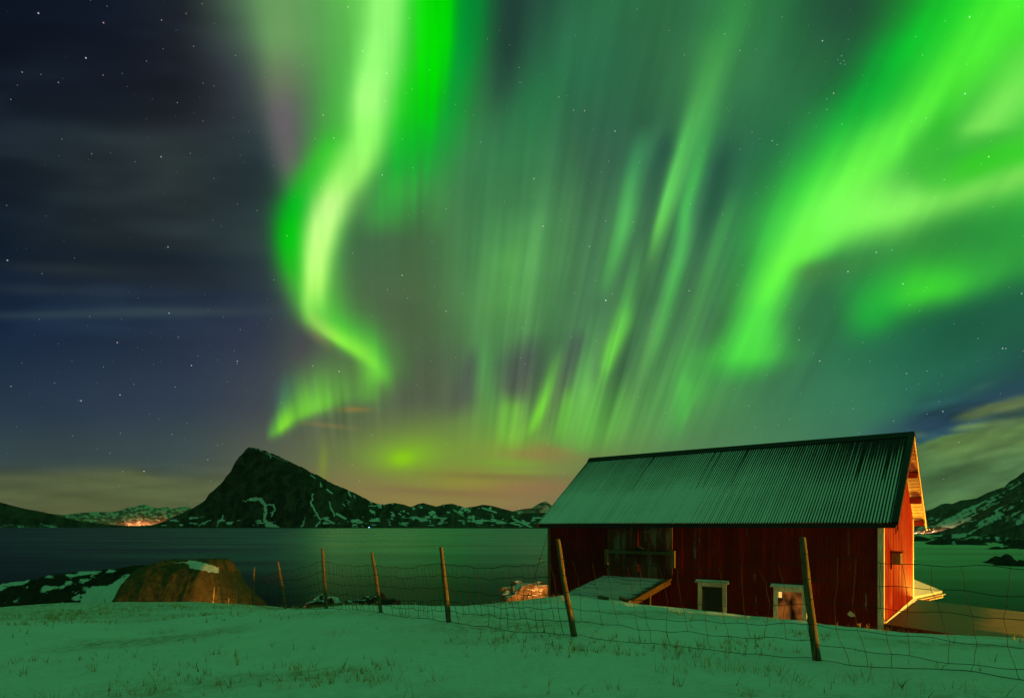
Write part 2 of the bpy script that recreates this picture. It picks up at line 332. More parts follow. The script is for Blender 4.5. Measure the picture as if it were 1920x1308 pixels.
def sky_chart(x, y):
    """sRGB 0..255 colour of the sky at chart position (flat arrays)"""
    rows = np.stack([smooth_interp(x, BX, BASE[j]) for j in range(len(BY))], 0)      # nY x N x 3
    yy = np.clip(y, BY[0], BY[-1])
    i = np.clip(np.searchsorted(BY, yy, side='right') - 1, 0, len(BY) - 2)
    b = np.asarray(BY, float); s = (yy - b[i]) / (b[i+1] - b[i]); s = (s*s*(3-2*s)*.5 + s*.5)[:, None]
    n = np.arange(len(x))
    c = rows[i, n] * (1-s) + rows[i+1, n] * s
    # drifting cirrus in the dark west
    w = np.clip((560 - x) / 240, 0, 1) * np.clip((640 - y) / 60, 0, 1) * np.clip((y + 100)/200, 0, 1)
    ci = fbm((x + .3*y) / 330, (y - .08*x) / 80, 3, 3)
    c = c * (1 + (w * (ci - .5) * .6)[:, None]) + (w * np.clip(ci - .5, 0, 1) * 30)[:, None] * np.array([.8, 1, .8])
    # ray coordinates: rays fan out from a point far below the horizon
    dx, dy = x - 770, 2080 - y
    phi = np.arctan2(dx, dy); rr = np.hypot(dx, dy)
    ray = fbm(phi * 34 + 40, rr / 520, 3, 11, .5) - .5
    fine = fbm(phi * 80, rr / 420, 3, 29, .5) - .5
    lit = np.clip((820 - y)/80, 0, 1) * np.clip((x - 520) / 120, 0, 1) * (1 - .75*np.exp(-((x - 745)/110)**2 - ((y - 560)/130)**2)) * np.clip((900 - y) / 120, 0, 1) * np.clip((1750 - x) / 300, .25, 1)
    c = c * (1 + (lit * (ray * .17 + fine * .13))[:, None])
    for kind, p, core, rayk in STROKES:
        if kind == 'b':
            bx, by, rx, ry, rot, a, r, g, bl = p
            t = math.radians(rot); u = (x-bx)*math.cos(t) + (y-by)*math.sin(t); v = -(x-bx)*math.sin(t) + (y-by)*math.cos(t)
            q = (u/rx)**2 + (v/ry)**2
            m = q < 6
            if not m.any(): continue
            al = a * np.exp(-q[m]); col = np.array([r, g, bl], float)
            c[m] = c[m] * (1-al[:, None]) + col * al[:, None]
            continue
        q = np.array(p, float)
        along, across = (y, x) if kind == 'v' else (x, y)
        m = (along >= q[0, 0]) & (along <= q[-1, 0])
        m &= (across > (q[:, 1] - 3*(q[:, 2]+core)).min()) & (across < (q[:, 1] + 3*(q[:, 3]+core)).max())
        if not m.any(): continue
        f = smooth_interp(along[m], q[:, 0], q[:, 1:])
        d = across[m] - f[:, 0]
        wob = (fbm(x[m]/170, y[m]/170, 2, 51) - .5) * 8 + (fbm(x[m]/38, y[m]/20, 3, 52) - .5) * 7 * (x[m] > 1690) * (y[m] > 735)
        d = d + wob
        wd = np.where(d < 0, f[:, 1], f[:, 2])
        e = np.maximum(np.abs(d) - core, 0) / wd
        al = np.clip(f[:, 3], 0, 1) * np.exp(-.9 * e**2)
        al = al * (1 + rayk * 1.5 * ray[m] + (.25 + rayk*.7) * fine[m] * np.where((x[m] > 1640) & (y[m] > 730), 0, 1))
        al = np.clip(al, 0, 1)[:, None]
        c[m] = c[m] * (1-al) + f[:, 4:7] * al
    # the curtains hang in rays: light and dark stripes along the fan
    zone = np.clip((x - 800)/160, 0, 1) * np.clip((1440 - x)/150, 0, 1) * np.clip((880 - y)/150, 0, 1)
    r2 = fbm(phi * 46 + 11, rr / 640, 3, 171, .55) - .5
    r3 = fbm(phi * 105 + 5, rr / 420, 3, 172, .55) - .5
    gate = .45 + 1.1 * fbm(phi * 14, rr / 230, 2, 173)
    k = zone * gate * (r2 * .36 + r3 * .15) * (.35 + .65*np.clip((y - 180)/260, 0, 1))
    low = zone * np.exp(-((y - 760) / 110) ** 2) * r3 * .22
    c = c * (1 + np.stack([k + low, (k + low) * .85, (k + low) * .7], 1))
    left = np.exp(-((x - 610)/90)**2 - ((y - 770)/60)**2) * r3 * .25
    c = c * (1 + left[:, None])
    cl = np.clip((x - 1690)/60, 0, 1) * np.clip((y - 735)/25, 0, 1)
    c = c * (1 + (cl * ((fbm(x/95 + 3, (y + .22*x)/20, 4, 181) - .5) * .55))[:, None])
    bank = np.clip((520 - x)/120, 0, 1) * np.clip((y - 860)/30, 0, 1)
    c = c * (1 + (bank * ((fbm(x/150 + 3, y/16, 4, 182) - .5) * .30))[:, None])
    # broad soft unevenness so that no area is perfectly flat
    c = c * (1 + .07 * (fbm(x/120, y/90, 4, 77) - .5))[:, None]
    return np.clip(c, 0, 255)
# ---------------------------------------------------------------- the sky dome
def to_linear(c):
    c = np.asarray(c, float) / 255.0
    return np.where(c <= .04045, c / 12.92, ((c + .055) / 1.055) ** 2.4)

def sky_colour(d):
    """linear radiance for unit directions d (N x 3)"""
    az = np.degrees(np.arctan2(d[:, 0], d[:, 1])); el = np.degrees(np.arcsin(np.clip(d[:, 2], -1, 1)))
    e = np.clip(el / 90, 0, 1)
    n1 = fbm(az / 26 + 30, el / 50, 3, 5)
    zen = np.array([.032, .248, .072]); low = np.array([.026, .105, .055]); west = np.array([.006, .014, .024])
    amb = low + (zen - low) * np.clip(e * 1.9, 0, 1)[:, None] ** .8
    wv = (np.exp(-(np.maximum(np.abs(az + 75) - 25, 0) / 32) ** 2) * np.clip((1 - e) * 2.2, 0, 1))[:, None]
    amb = amb * (1 - wv) + west * wv
    amb = amb * (.55 + .9 * n1)[:, None] * OVERHEAD
    glow = np.exp(-np.clip(el, 0, 90) / 7.0) * np.exp(-((np.abs(az) - 150) / 45) ** 2)       # warm glow added behind the viewer to tint the window reflection
    amb += glow[:, None] * np.array([.16, .075, .035])
    out = amb
    m = d[:, 1] > .15
    x = np.full(len(d), 1e4); y = np.full(len(d), 1e4)
    x[m] = CX + FPX * d[m, 0] / d[m, 1]; y[m] = HOR - FPX * d[m, 2] / d[m, 1]
    def ss(t): t = np.clip(t, 0, 1); return t*t*(3-2*t)
    w = ss((x + 1100) / 1100) * ss((3120 - x) / 1200) * ss((y + 380) / 380)
    k = (w > 0) & m
    c = to_linear(sky_chart(np.clip(x[k], -60, 1980), np.clip(y[k], -60, 985))) * SKY_GAIN
    out[k] = out[k] * (1 - w[k, None]) + c * w[k, None]
    return out

def build_sky():
    R = 60000.0
    azs = np.radians(np.concatenate([np.arange(-180, -60, 4), np.arange(-60, -42, 1.), np.arange(-42, 42, .115), np.arange(42, 60, 1.), np.arange(60, 180, 4)]))
    els = np.radians(np.concatenate([np.arange(-4, -.5, .5), np.arange(-.5, 42, .13), np.arange(42, 50, 1.), np.arange(50, 89, 3), [89.9]]))
    A, E = np.meshgrid(azs, els)
    d = np.stack([np.sin(A)*np.cos(E), np.cos(A)*np.cos(E), np.sin(E)], -1).reshape(-1, 3)
    me = grid_mesh('sky', d * R, len(azs), len(els), cols={'sky': sky_colour(d)}, wrap=True)
    s = N('aurora_sky')
    col = s.attr('sky').outputs['Color']
    geo = s.n('ShaderNodeTexCoord').outputs['Object']
    dirn = s.n('ShaderNodeVectorMath', operation='NORMALIZE'); s.put(dirn.inputs[0], geo); dv = dirn.outputs[0]
    total = None
    # faint stars by the hundred, then the brighter ones of this part of the sky
    for scale, thr, lo, gain in ((95., .075, .0, .42), (50., .046, .0, .75)):
        v = s.n('ShaderNodeTexVoronoi', {'Scale': scale, 'Randomness': 1.}); s.put(v.inputs['Vector'], dv)
        spot = s.ramp(v.outputs['Distance'], thr, thr * .35)
        sep = s.n('ShaderNodeSeparateColor'); s.put(sep.inputs[0], v.outputs['Color'])
        mag = s.math('POWER', sep.outputs[0], 3.0)
        b = s.math('MULTIPLY', spot, s.math('MULTIPLY', s.math('ADD', mag, .12), gain))
        tint = s.mix(sep.outputs[1], (1, .78, .6), (.65, .85, 1))
        st_ = s.mix(1.0, tint, s.n('ShaderNodeCombineColor', {0: b, 1: b, 2: b}).outputs[0], 'MULTIPLY')
        total = st_ if total is None else s.mix(1.0, total, st_, 'ADD')
    for x, y, g, c in ((1136,563,2.0,(.75,.9,1)),(1018,424,1.1,(1,.7,.55)),(754,516,1.0,(.8,.9,1)),(1590,509,1.0,(1,.85,.8)),(1643,473,.8,(.7,1,.9)),(1693,532,.8,(.7,1,.9)),
          (270,883,1.0,(1,.85,.75)),(636,696,1.0,(1,.85,.8)),(1001,335,.9,(.7,.8,1)),(1153,246,.8,(1,.8,.8)),(1096,208,.6,(1,.75,.6)),(1542,77,.8,(.7,.8,1)),(1818,32,.8,(.8,1,.9)),
          (1563,175,.6,(1,.95,.8)),(1854,294,.7,(1,1,.6)),(606,216,.7,(1,.8,.4)),(161,109,1.0,(.9,.9,1)),(72,25,.9,(1,.85,1)),(194,43,.6,(1,.7,.7)),(302,294,.6,(1,.95,.9)),
          (152,751,.9,(.85,.9,1)),(225,740,.7,(1,.9,.8)),(220,642,.8,(1,.8,.8)),(359,685,.8,(1,.9,.9)),(445,677,.7,(.9,.95,1)),(317,587,.7,(.8,.9,1)),(315,463,.7,(.8,.9,1)),(14,488,.8,(.7,.95,1)),
          (1768,771,.8,(.8,.9,1)),(1880,653,.8,(.7,.85,1)),(1700,700,.5,(.7,.85,1)),(1498,637,.6,(.8,1,.9)),(1292,545,.7,(.8,1,.9)),(680,96,.5,(.8,.9,1)),(725,138,.6,(1,1,.7)),(626,259,.6,(1,1,.7)),
          (1578,105,.3,(.6,.8,.9)),(1582,114,.3,(.6,.8,.9)),(1576,119,.28,(.6,.8,.9)),(1584,121,.22,(.6,.8,.9)),(1571,112,.2,(.6,.8,.9)),(1105,462,.6,(.8,.9,1))):
        u = Vector(((x-CX)/FPX, 1, (HOR-y)/FPX)).normalized()
        dot = s.n('ShaderNodeVectorMath', operation='DISTANCE'); s.put(dot.inputs[0], dv); dot.inputs[1].default_value = u
        k = s.ramp(dot.outputs['Value'], .00100, .00035)
        total = s.mix(k, total, tuple(g * .68 * q for q in c))
    s.emit(s.mix(1.0, col, total, 'ADD'), 1.0)
    s.m.cycles.emission_sampling = 'NONE'
    o = link('sky', me, s.m); o.location = (0, 0, EYE)
    props(o, kind='structure')
build_sky()
# ---------------------------------------------------------------- materials of the land
def snow_mat(name, dirt=True):
    s = N(name); c = s.coord('Object')
    n1 = s.noise(c, 1.6, 5, .6); n2 = s.noise(c, 11, 6, .72); n3 = s.noise(c, .35, 3, .5)
    col = s.mix(n1, (.70, .73, .76), (.88, .89, .90))
    col = s.mix(s.math('MULTIPLY', s.ramp(n2, .42, .62), .22), col, (.52, .54, .56))
    if dirt:
        thin = s.math('MULTIPLY', s.attr('thin').outputs['Fac'], s.ramp(s.noise(c, 7, 7, .8), .40, .62))
        col = s.mix(thin, col, (.38, .26, .11))
        col = s.mix(s.math('MULTIPLY', s.ramp(n3, .52, .72), .22), col, (.50, .47, .38))
    h = s.math('ADD', s.math('MULTIPLY', n1, .6), s.math('ADD', s.math('MULTIPLY', n2, .26), s.math('MULTIPLY', s.noise(c, 60, 3, .6), .05)))
    return s.bsdf(col, .85, s.bump(h, .75, .12), .2)
def rock_mat(name, rock=((.035, .028, .022), (.085, .07, .055)), scale=1., snow=(.72, .75, .78)):
    s = N(name); c = s.coord('Object', (scale,)*3)
    n1 = s.noise(c, 3, 8, .62); n2 = s.noise(c, 17, 6, .6)
    col = s.mix(s.ramp(n1, .3, .7), rock[0], rock[1])
    col = s.mix(s.math('MULTIPLY', n2, .5), col, (rock[0][0]*.6, rock[0][1]*.6, rock[0][2]*.6))
    sn = s.attr('snow').outputs['Fac']
    k = s.ramp(s.math('ADD', sn, s.math('MULTIPLY', s.math('SUBTRACT', s.noise(c, 9, 6, .7), .5), .7)), .44, .56)
    col = s.mix(k, col, snow)
    h = s.math('ADD', n1, s.math('MULTIPLY', n2, .35))
    return s.bsdf(col, .9, s.bump(h, .9, .25 / scale), .15)
M_SNOW = snow_mat('trodden_snow')
M_ROCK = rock_mat('shore_rock', scale=1.2)

# ---------------------------------------------------------------- snow field (thin plate through surveyed heights)
CTRL = np.array([
 (3.47,6.9,-1.54),(.89,8.7,-1.55),(-1.14,11,-1.75),(-3,13.9,-1.99),(-4.7,15.4,-2.10),(-6.3,17,-2.34),(6.2,5.0,-1.46),
 (0,0,-1.55),(-4,3,-1.60),(4,3,-1.45),(0,5.3,-1.51),(-6,6,-1.76),(5,5.5,-1.45),(8,4,-1.5),(-3,8,-1.70),(-8,10,-2.02),(-12,16,-2.42),(-5,12,-1.95),
 (-18.2,22,-3.26),(-16.6,22,-2.93),(-14,22,-2.80),(-11.5,22,-2.84),(-9.8,22,-2.90),(-7.6,20,-2.66),(-5.5,17.6,-2.36),(-3,17,-2.21),(-1.3,17,-2.25),(-.5,19,-2.46),(.74,21,-2.58),(.2,15,-2.0),(.6,26.6,-4.3),(3.2,25.6,-4.3),
 (1.1,22.2,-2.62),(1.5,18.7,-2.14),(2.4,17.9,-2.13),(3.3,17.1,-2.17),(2.4,15.5,-1.98),(4.6,16.6,-2.24),(5.2,19.0,-2.72),(6.2,18.2,-2.78),(8.1,16.7,-2.86),(9.5,15.3,-2.88),(4.2,20.3,-2.75),
 (6.0,16.0,-2.36),(7.4,14.2,-2.36),(8.4,13,-2.34),(9.5,11.5,-2.13),(5,11,-1.85),(8.5,9,-1.8),(11.5,10,-2.2),(11.3,13.0,-2.75),(12,13,-3.0),(14,12,-3.2),(10.6,14.8,-3.0),(12,15,-3.5),(16,14,-4.0),(12,17,-3.6),(14,20,-4.2),(20,18,-5.5),(20,10,-3.9),(14,8,-2.2),(26,12,-5),
 (20,25,-6.6),(30,30,-9),(26,22,-7.5),(17,28,-6.0),(10,30,-6),(4,30,-5.5),
 (-6,24,-4.2),(-3,23,-3.7),(-1,24.6,-3.9),(-12,28,-4.8),(-17,27,-4.6),(-24,27,-4.7),(0,28,-5.4),(-8,30,-5.8),(0,36,-9.6),(-6,36,-9.8),(-14,44,-11),(-22,36,-6.5),(-30,40,-7.5),(-24,52,-11),
 (0,-10,-1.35),(-15,-5,-1.9),(15,-6,-1.6),(30,-14,-2.6),(-25,8,-2.7),(-30,16,-3.4),(-40,30,-5.5),(-45,52,-11),(0,42,-11.5),(0,62,-14),(32,42,-11.5),(46,24,-9.5),(60,8,-8.5),(50,52,-14),(-60,62,-14),(-62,20,-5),(60,-22,-5),(-50,-40,-3),(0,-60,0),(50,-60,-2),
], float)
def tps_k(r2): return .5 * r2 * np.log(r2 + 1e-9)
def tps_fit(c, lam=.02):
    n = len(c); X = c[:, :2]
    K = tps_k(((X[:, None] - X[None]) ** 2).sum(-1)) + lam * np.eye(n)
    Pm = np.concatenate([np.ones((n, 1)), X], 1)
    A = np.block([[K, Pm], [Pm.T, np.zeros((3, 3))]])
    return np.linalg.solve(A, np.concatenate([c[:, 2], np.zeros(3)]))
TPS = tps_fit(CTRL)
def ground(x, y):
    """height of the snow above the sea"""
    x = np.atleast_1d(np.asarray(x, float)); y = np.atleast_1d(np.asarray(y, float))
    q = np.stack([x, y], 1); n = len(CTRL); z = np.empty(len(q))
    for a in range(0, len(q), 40000):
        b = q[a:a+40000]
        z[a:a+40000] = tps_k(((b[:, None] - CTRL[None, :, :2]) ** 2).sum(-1)) @ TPS[:n] + TPS[n] + b @ TPS[n+1:]
    near = np.exp(-(np.hypot(x, y) / 60) ** 2)
    z = z + near * ((fbm(x/2.3 + 50, y/2.3 + 50, 3, 91) - .5) * .16 + (fbm(x/.55 + 9, y/.55 + 3, 3, 92) - .5) * .045)
    # a shallow trodden line across the field
    tx = (y - (8.2 - .55 * x))
    z = z - .035 * np.exp(-(tx / .28) ** 2) * near
    return z + EYE
def gz(x, y): return float(ground(x, y)[0])

def build_field():
    ang = np.radians(np.concatenate([np.arange(-180, -50, 3.), np.arange(-50, 50, .16), np.arange(50, 180, 3.)]))
    rad = np.concatenate([[.05, .5], np.geomspace(1.0, 34, 330), np.geomspace(36, 75, 30)])
    A, R = np.meshgrid(ang, rad)
    x = (R * np.sin(A)).ravel(); y = (R * np.cos(A)).ravel(); z = ground(x, y)
    z = np.where(R.ravel() > 50, np.minimum(z, EYE), z)
    thin = .8 * np.exp(-((y - 20.0 + .12*np.abs(x + 12)) / 3.0) ** 2) * (x < -5) + .8 * np.clip(fbm(x/3.2, y/1.5, 3, 71) - .52, 0, 1) * 4 * (np.hypot(x, y) > 4)
    thin = np.clip(thin, 0, 1)
    me = grid_mesh('snow_field', np.stack([x, y, z], 1), len(ang), len(rad), attrs={'thin': thin}, wrap=True)
    props(link('snow_field', me, M_SNOW), kind='structure')
build_field()

# ---------------------------------------------------------------- the sea
def build_sea():
    s = N('sea_water')
    c = s.coord('Object')
    cs = s.coord('Object', (.010, .028, 1)); cb = s.coord('Object', (.0022, .009, 1))
    bands = s.noise(cs, 1.0, 4, .55); wide = s.noise(cb, 1.0, 3, .5)
    rough = s.math('ADD', .20, s.math('ADD', s.math('MULTIPLY', s.ramp(bands, .35, .7), .07), s.math('MULTIPLY', s.ramp(wide, .35, .65), .08)))
    lw = s.n('ShaderNodeLayerWeight', {'Blend': .5})
    graze = s.ramp(lw.outputs['Facing'], .88, .985)                # water mirrors more the flatter one looks along it
    refl = s.math('MULTIPLY', s.math('ADD', .11, s.math('MULTIPLY', graze, .29)), s.ramp(bands, .2, .8, .82, 1.18))
    gl = s.n('ShaderNodeBsdfGlossy', distribution='MULTI_GGX'); s.put(gl.inputs['Roughness'], rough)
    s.put(gl.inputs['Color'], s.n('ShaderNodeCombineColor', {0: refl, 1: refl, 2: refl}).outputs[0])
    s.put(gl.inputs['Anisotropy'], -.75)                            # wind waves roll toward the shore: slopes mainly along y
    tg = s.n('ShaderNodeCombineXYZ', {0: 0., 1: 1., 2: 0.}); s.put(gl.inputs['Tangent'], tg.outputs[0])
    df = s.n('ShaderNodeBsdfDiffuse'); df.inputs[0].default_value = (.002, .004, .006, 1)
    ad = s.n('ShaderNodeAddShader'); s.put(ad.inputs[0], gl.outputs[0]); s.put(ad.inputs[1], df.outputs[0])
    s.t.links.new(ad.outputs[0], s.out.inputs[0]); m = s.m
    ang = np.radians(np.arange(-180, 180, 3.)); rad = np.concatenate([[1.], np.geomspace(20, 59000, 60)])
    A, R = np.meshgrid(ang, rad)
    co = np.stack([(R*np.sin(A)).ravel(), (R*np.cos(A)).ravel(), np.zeros(A.size)], 1)
    props(link('sea', grid_mesh('sea', co, len(ang), len(rad), wrap=True), m), kind='structure')
build_sea()

# ---------------------------------------------------------------- mountains
def seg_dist(px, py, line):
    d = np.full(px.shape, 1e9)
    for (x0, y0), (x1, y1) in zip(line, line[1:]):
        t = np.clip(((px-x0)*(x1-x0) + (py-y0)*(y1-y0)) / max((x1-x0)**2 + (y1-y0)**2, 1e-6), 0, 1)
        d = np.minimum(d, np.hypot(px - x0 - t*(x1-x0), py - y0 - t*(y1-y0)))
    return d

def mountain(name, sil, D, shore, mat, snow_fn, back=.35, shape=1.25, rough=.16, nx=500, nt=90, seed=0, jag=1.0, wob=.0):
    """a range whose crest has the profile `sil` at distance D and whose foot meets the sea nearer by"""
    sil = np.array(sil, float)
    px = np.linspace(sil[0, 0], sil[-1, 0], nx)
    top = np.interp(px, sil[:, 0], sil[:, 1]); 
    top = np.convolve(np.pad(top, 2, 'edge'), [.1, .2, .4, .2, .1], 'valid')
    sh = np.interp(px, [p[0] for p in shore], [p[1] for p in shore]) if hasattr(shore, '__len__') else np.full(nx, float(shore))
    u = (px - 960) / 1140
    Hh = EYE + (985 - top) / 1140 * D
    Hh = Hh * (1 + jag * .03 * (fbm(px/7, px*0 + seed, 3, seed) - .5) * 2)
    t = np.concatenate([np.linspace(0, 1, nt), 1 + np.linspace(.04, back / .35, 10)])
    T, U = np.meshgrid(t, u, indexing='ij'); HH = np.broadcast_to(Hh, T.shape); SH = np.broadcast_to(sh, T.shape)
    near = np.minimum(EYE * 1140 / (SH - 985), D * .95)
    dep = near + (D - near) * T
    X = U * dep; Y = dep
    front = np.clip(T, 0, 1) ** shape
    z = HH * np.where(T <= 1, front, np.clip(1 - ((T - 1) / (back/.35)) ** 1.3, 0, 1))
    sc = max(Hh.max(), 40.)
    nz = 1 - np.abs(2 * fbm(X/(sc*.55) + seed*3.1, Y/(sc*.8), 5, seed + 1, .55) - 1)
    nz2 = fbm(X/(sc*.14), Y/(sc*.2), 4, seed + 2) - .5
    env = np.clip(4 * np.clip(T, 0, 1) * (1 - np.clip(T, 0, 1)), 0, 1)
    z = z + rough * HH * env * (nz - .75) + rough * .35 * HH * env * nz2
    z = np.maximum(z, np.where(T <= .0, -2.0, z)) - np.where(T <= 0, 1.5, 0)
    z = np.where(T > 1.02, np.maximum(z, -2), z)
    vx = 960 + 1140 * X / Y; vy = 985 - 1140 * (z - EYE) / Y
    snow = snow_fn(vx, vy, X, Y, z, T)
    me = grid_mesh(name, np.stack([X, Y, z], -1).reshape(-1, 3), nx, len(t), attrs={'snow': np.clip(snow, 0, 1), 'tone': fbm((vx + .3*vy)/9 + 2.2*fbm(vx/30, vy/14, 3, seed + 61), vy/17 + .6*fbm(vx/12, vy/12, 2, seed + 62), 5, seed + 60, .6)})
    return link(name, me, mat)

def far_mat(name, rock0, rock1, snow, scale):
    s = N(name); c = s.coord('Object', (scale,)*3)
    n1 = s.noise(c, 3, 8, .65)
    tn = s.attr('tone').outputs['Fac']
    col = s.mix(s.ramp(s.math('ADD', s.math('MULTIPLY', n1, .5), s.math('MULTIPLY', tn, .6)), .38, .72), rock0, rock1)
    k = s.ramp(s.math('ADD', s.attr('snow').outputs['Fac'], s.math('MULTIPLY', s.math('SUBTRACT', s.noise(c, 12, 8, .78), .5), 1.0)), .44, .58)
    col = s.mix(k, col, snow)
    return s.bsdf(col, .9, s.bump(n1, 1.0, .06 / scale), .1)

def hoven_snow(px, py, X, Y, z, T):
    s = .20 * np.ones_like(px)
    fl = fbm((px + .55*py)/16, (py - .6*px)/9, 4, 5)
    s += np.clip(fl - .64, 0, 1) * 3.6 * np.clip((px - 560) / 120, 0, 1)
    fl2 = fbm(px/8, py/8, 3, 15)
    s += np.clip(fl2 - .70, 0, 1) * 4 * np.clip((px - 660)/80, 0, 1) * (py < 978)
    low = np.clip((py - 962) / 14, 0, 1) * np.clip((987 - py)/3, 0, 1)
    s += low * np.clip(fbm(px/18, py/5, 3, 25) - .56, 0, 1) * 3.2
    wob = (fbm(px/6, py/6, 3, 33) - .5) * 7
    for line, w, a in (
        ([(470,936),(488,935),(496,946),(498,962),(495,974),(502,982),(516,986)], 3.4, .8), ([(497,948),(512,945),(515,958),(508,966)], 2.2, .6), ([(456,940),(470,936)], 1.6, .5),
        ([(500,984),(520,988)], 4, .7), ([(587,926),(583,942),(590,958),(601,974)], 2.0, .75), ([(600,978),(594,987)], 2.6, .7), ([(617,940),(622,955),(627,967)], 1.6, .65),
        ([(612,973),(626,981)], 2.6, .6), ([(632,963),(648,972)], 3.2, .6), ([(503,846),(508,858)], 1.5, .6), ([(583,890),(592,897)], 1.3, .6), ([(600,905),(602,912)], 2.2, .6), ([(614,918),(622,924)], 2.2, .6),
        ([(652,917),(657,930)], 1.6, .6), ([(663,928),(667,934)], 1.5, .6), ([(572,970),(566,988)], 2.2, .5), ([(480,842),(540,866)], .9, .5), ([(466,840),(480,840)], .9, .5), ([(452,867),(455,869)], 1.3, .5),
        ([(420,967),(405,985)], 2.2, .5), ([(395,975),(372,985)], 2.4, .5), ([(690,948),(706,948)], 1.5, .5), ([(905,952),(930,960)], 2.4, .6), ([(850,955),(868,966)], 2.2, .5), ([(962,972),(1000,990)], 2.2, .6), ([(762,960),(766,962)], 2, .5)):
        s = np.maximum(s, a * np.exp(-(seg_dist(px + wob, py + wob*.6, line) / w) ** 2) + .12)
    s = np.where(py > 988.0, np.minimum(s, .25), s)
    return s
M_DARK = far_mat('dark_mountain', (.040, .034, .026), (.10, .082, .060), (.62, .66, .68), .012)
props(mountain('steep_mountain',
    [(255,989),(285,984),(310,976),(340,962),(362,952),(385,937),(392,925),(400,919),(416,905),(424,893),(432,884),(440,868),(448,857),(458,845),(466,838),(478,839),(487,842),(500,846),(520,853),(538,862),(560,872),(580,883),(600,893),(622,905),(640,913),(656,920),(672,927),(690,937),(706,944),(722,945),(740,942),(756,945),(770,950),(782,945),(793,942),(806,946),(818,949),(832,945),(848,944),(862,948),(872,951),(890,949),(905,946),(925,948),(942,953),(958,957),(975,961),(990,962),(1010,961),(1060,958),(1110,966),(1180,980)],
    2750, [(255,989.2),(700,989.6),(1180,990.5)], M_DARK, hoven_snow, shape=1.0, rough=.2, nx=900, nt=110, seed=4, jag=.5), kind='structure')

def left_snow(px, py, X, Y, z, T):
    return .12 + .5*np.clip(fbm(px/20, py/3, 3, 8) - .58, 0, 1)*2 + .3*np.clip((py - 980)/5, 0, 1)*(px < 110)
props(mountain('low_dark_hill', [(-2300,986),(-1900,950),(-1500,905),(-1100,880),(-700,878),(-400,900),(-260,915),(-120,925),(-40,935),(0,941),(22,947),(50,954),(80,959),(110,967),(140,974),(170,979),(205,983),(235,985),(262,986.4),(290,987.2)],
    3300, 988.6, M_DARK, left_snow, shape=1.1, nx=700, nt=40, seed=14, jag=.2), kind='structure')

def far_snow(px, py, X, Y, z, T):
    return .42 + (fbm((px + py)/7, (py - .3*px)/3.2, 4, 19) - .5) * 1.9 + .12*np.clip((966 - py)/14, -1, 1)
M_FAR = far_mat('far_snow_mountain', (.15, .12, .10), (.28, .23, .19), (.58, .56, .50), .016)
props(mountain('far_snow_range', [(60,972),(95,962),(120,965),(150,961),(180,959),(205,960),(225,957),(240,951),(252,950),(263,946),(272,945),(283,950),(298,952),(312,949),(322,954),(338,950),(352,948),(364,958),(400,965),(460,975),(520,986)],
    9000, 986.6, M_FAR, far_snow, shape=.9, nx=420, nt=60, seed=24, jag=.25), kind='structure')
def peak_snow(px, py, X, Y, z, T):
    return .55 + (fbm(px/8, py/5, 4, 29) - .5) * 1.4
M_PEAK = far_mat('town_tinted_snow_peak', (.18, .09, .07), (.30, .16, .13), (.60, .42, .38), .004)  # pink of the town's light is put into rock and snow colour
props(mountain('far_snow_peak', [(930,975),(950,962),(968,956),(985,953),(997,952),(1008,945),(1016,941),(1024,939),(1030,944),(1045,955),(1075,965),(1120,982)],
    11000, 986.2, M_PEAK, peak_snow, shape=.9, nx=220, nt=50, seed=34, jag=.2), kind='structure')

def right_snow(px, py, X, Y, z, T):
    a = (px - 1740) * .50 + (py - 985)                       # constant along the bedding that falls to the left
    b = (px - 1740) - .5 * (py - 985)
    f = fbm(b/60, a/7.5, 5, 41, .6)
    s = .36 + (f - .5) * 1.9 + (fbm(px/7, py/4, 3, 47) - .5) * .7
    s += .35 * np.exp(-((a - 18) / 9) ** 2) * np.clip((1835 - px)/50, 0, 1)
    top = np.interp(px, [1740,1790,1850,1905,1960,2160,2600,3900], [955,940,918,890,860,790,748,984])
    s -= .5 * np.exp(-((py - top) / 11) ** 2)
    s = np.where(T < .16, s - .18, s)
    return s
M_RIGHT = far_mat('banded_mountain', (.035, .030, .026), (.10, .085, .07), (.60, .64, .66), .02)
props(mountain('banded_mountain', [(1640,985),(1690,972),(1720,962),(1738,957),(1750,953),(1762,946),(1772,943),(1786,944),(1800,938),(1815,936),(1830,934),(1848,925),(1866,918),(1884,912),(1893,902),(1905,896),(1916,887),(1940,872),(1990,845),(2060,810),(2160,790),(2350,760),(2600,748),(2850,775),(3100,800),(3400,850),(3700,925),(3900,984)],
    1500, [(1640,1001),(1740,1002),(1800,1006),(1860,1014),(1920,1020),(2160,1024),(3900,1030)], M_RIGHT, right_snow, shape=1.15, rough=.14, nx=1500, nt=100, seed=44, jag=.3), kind='structure')

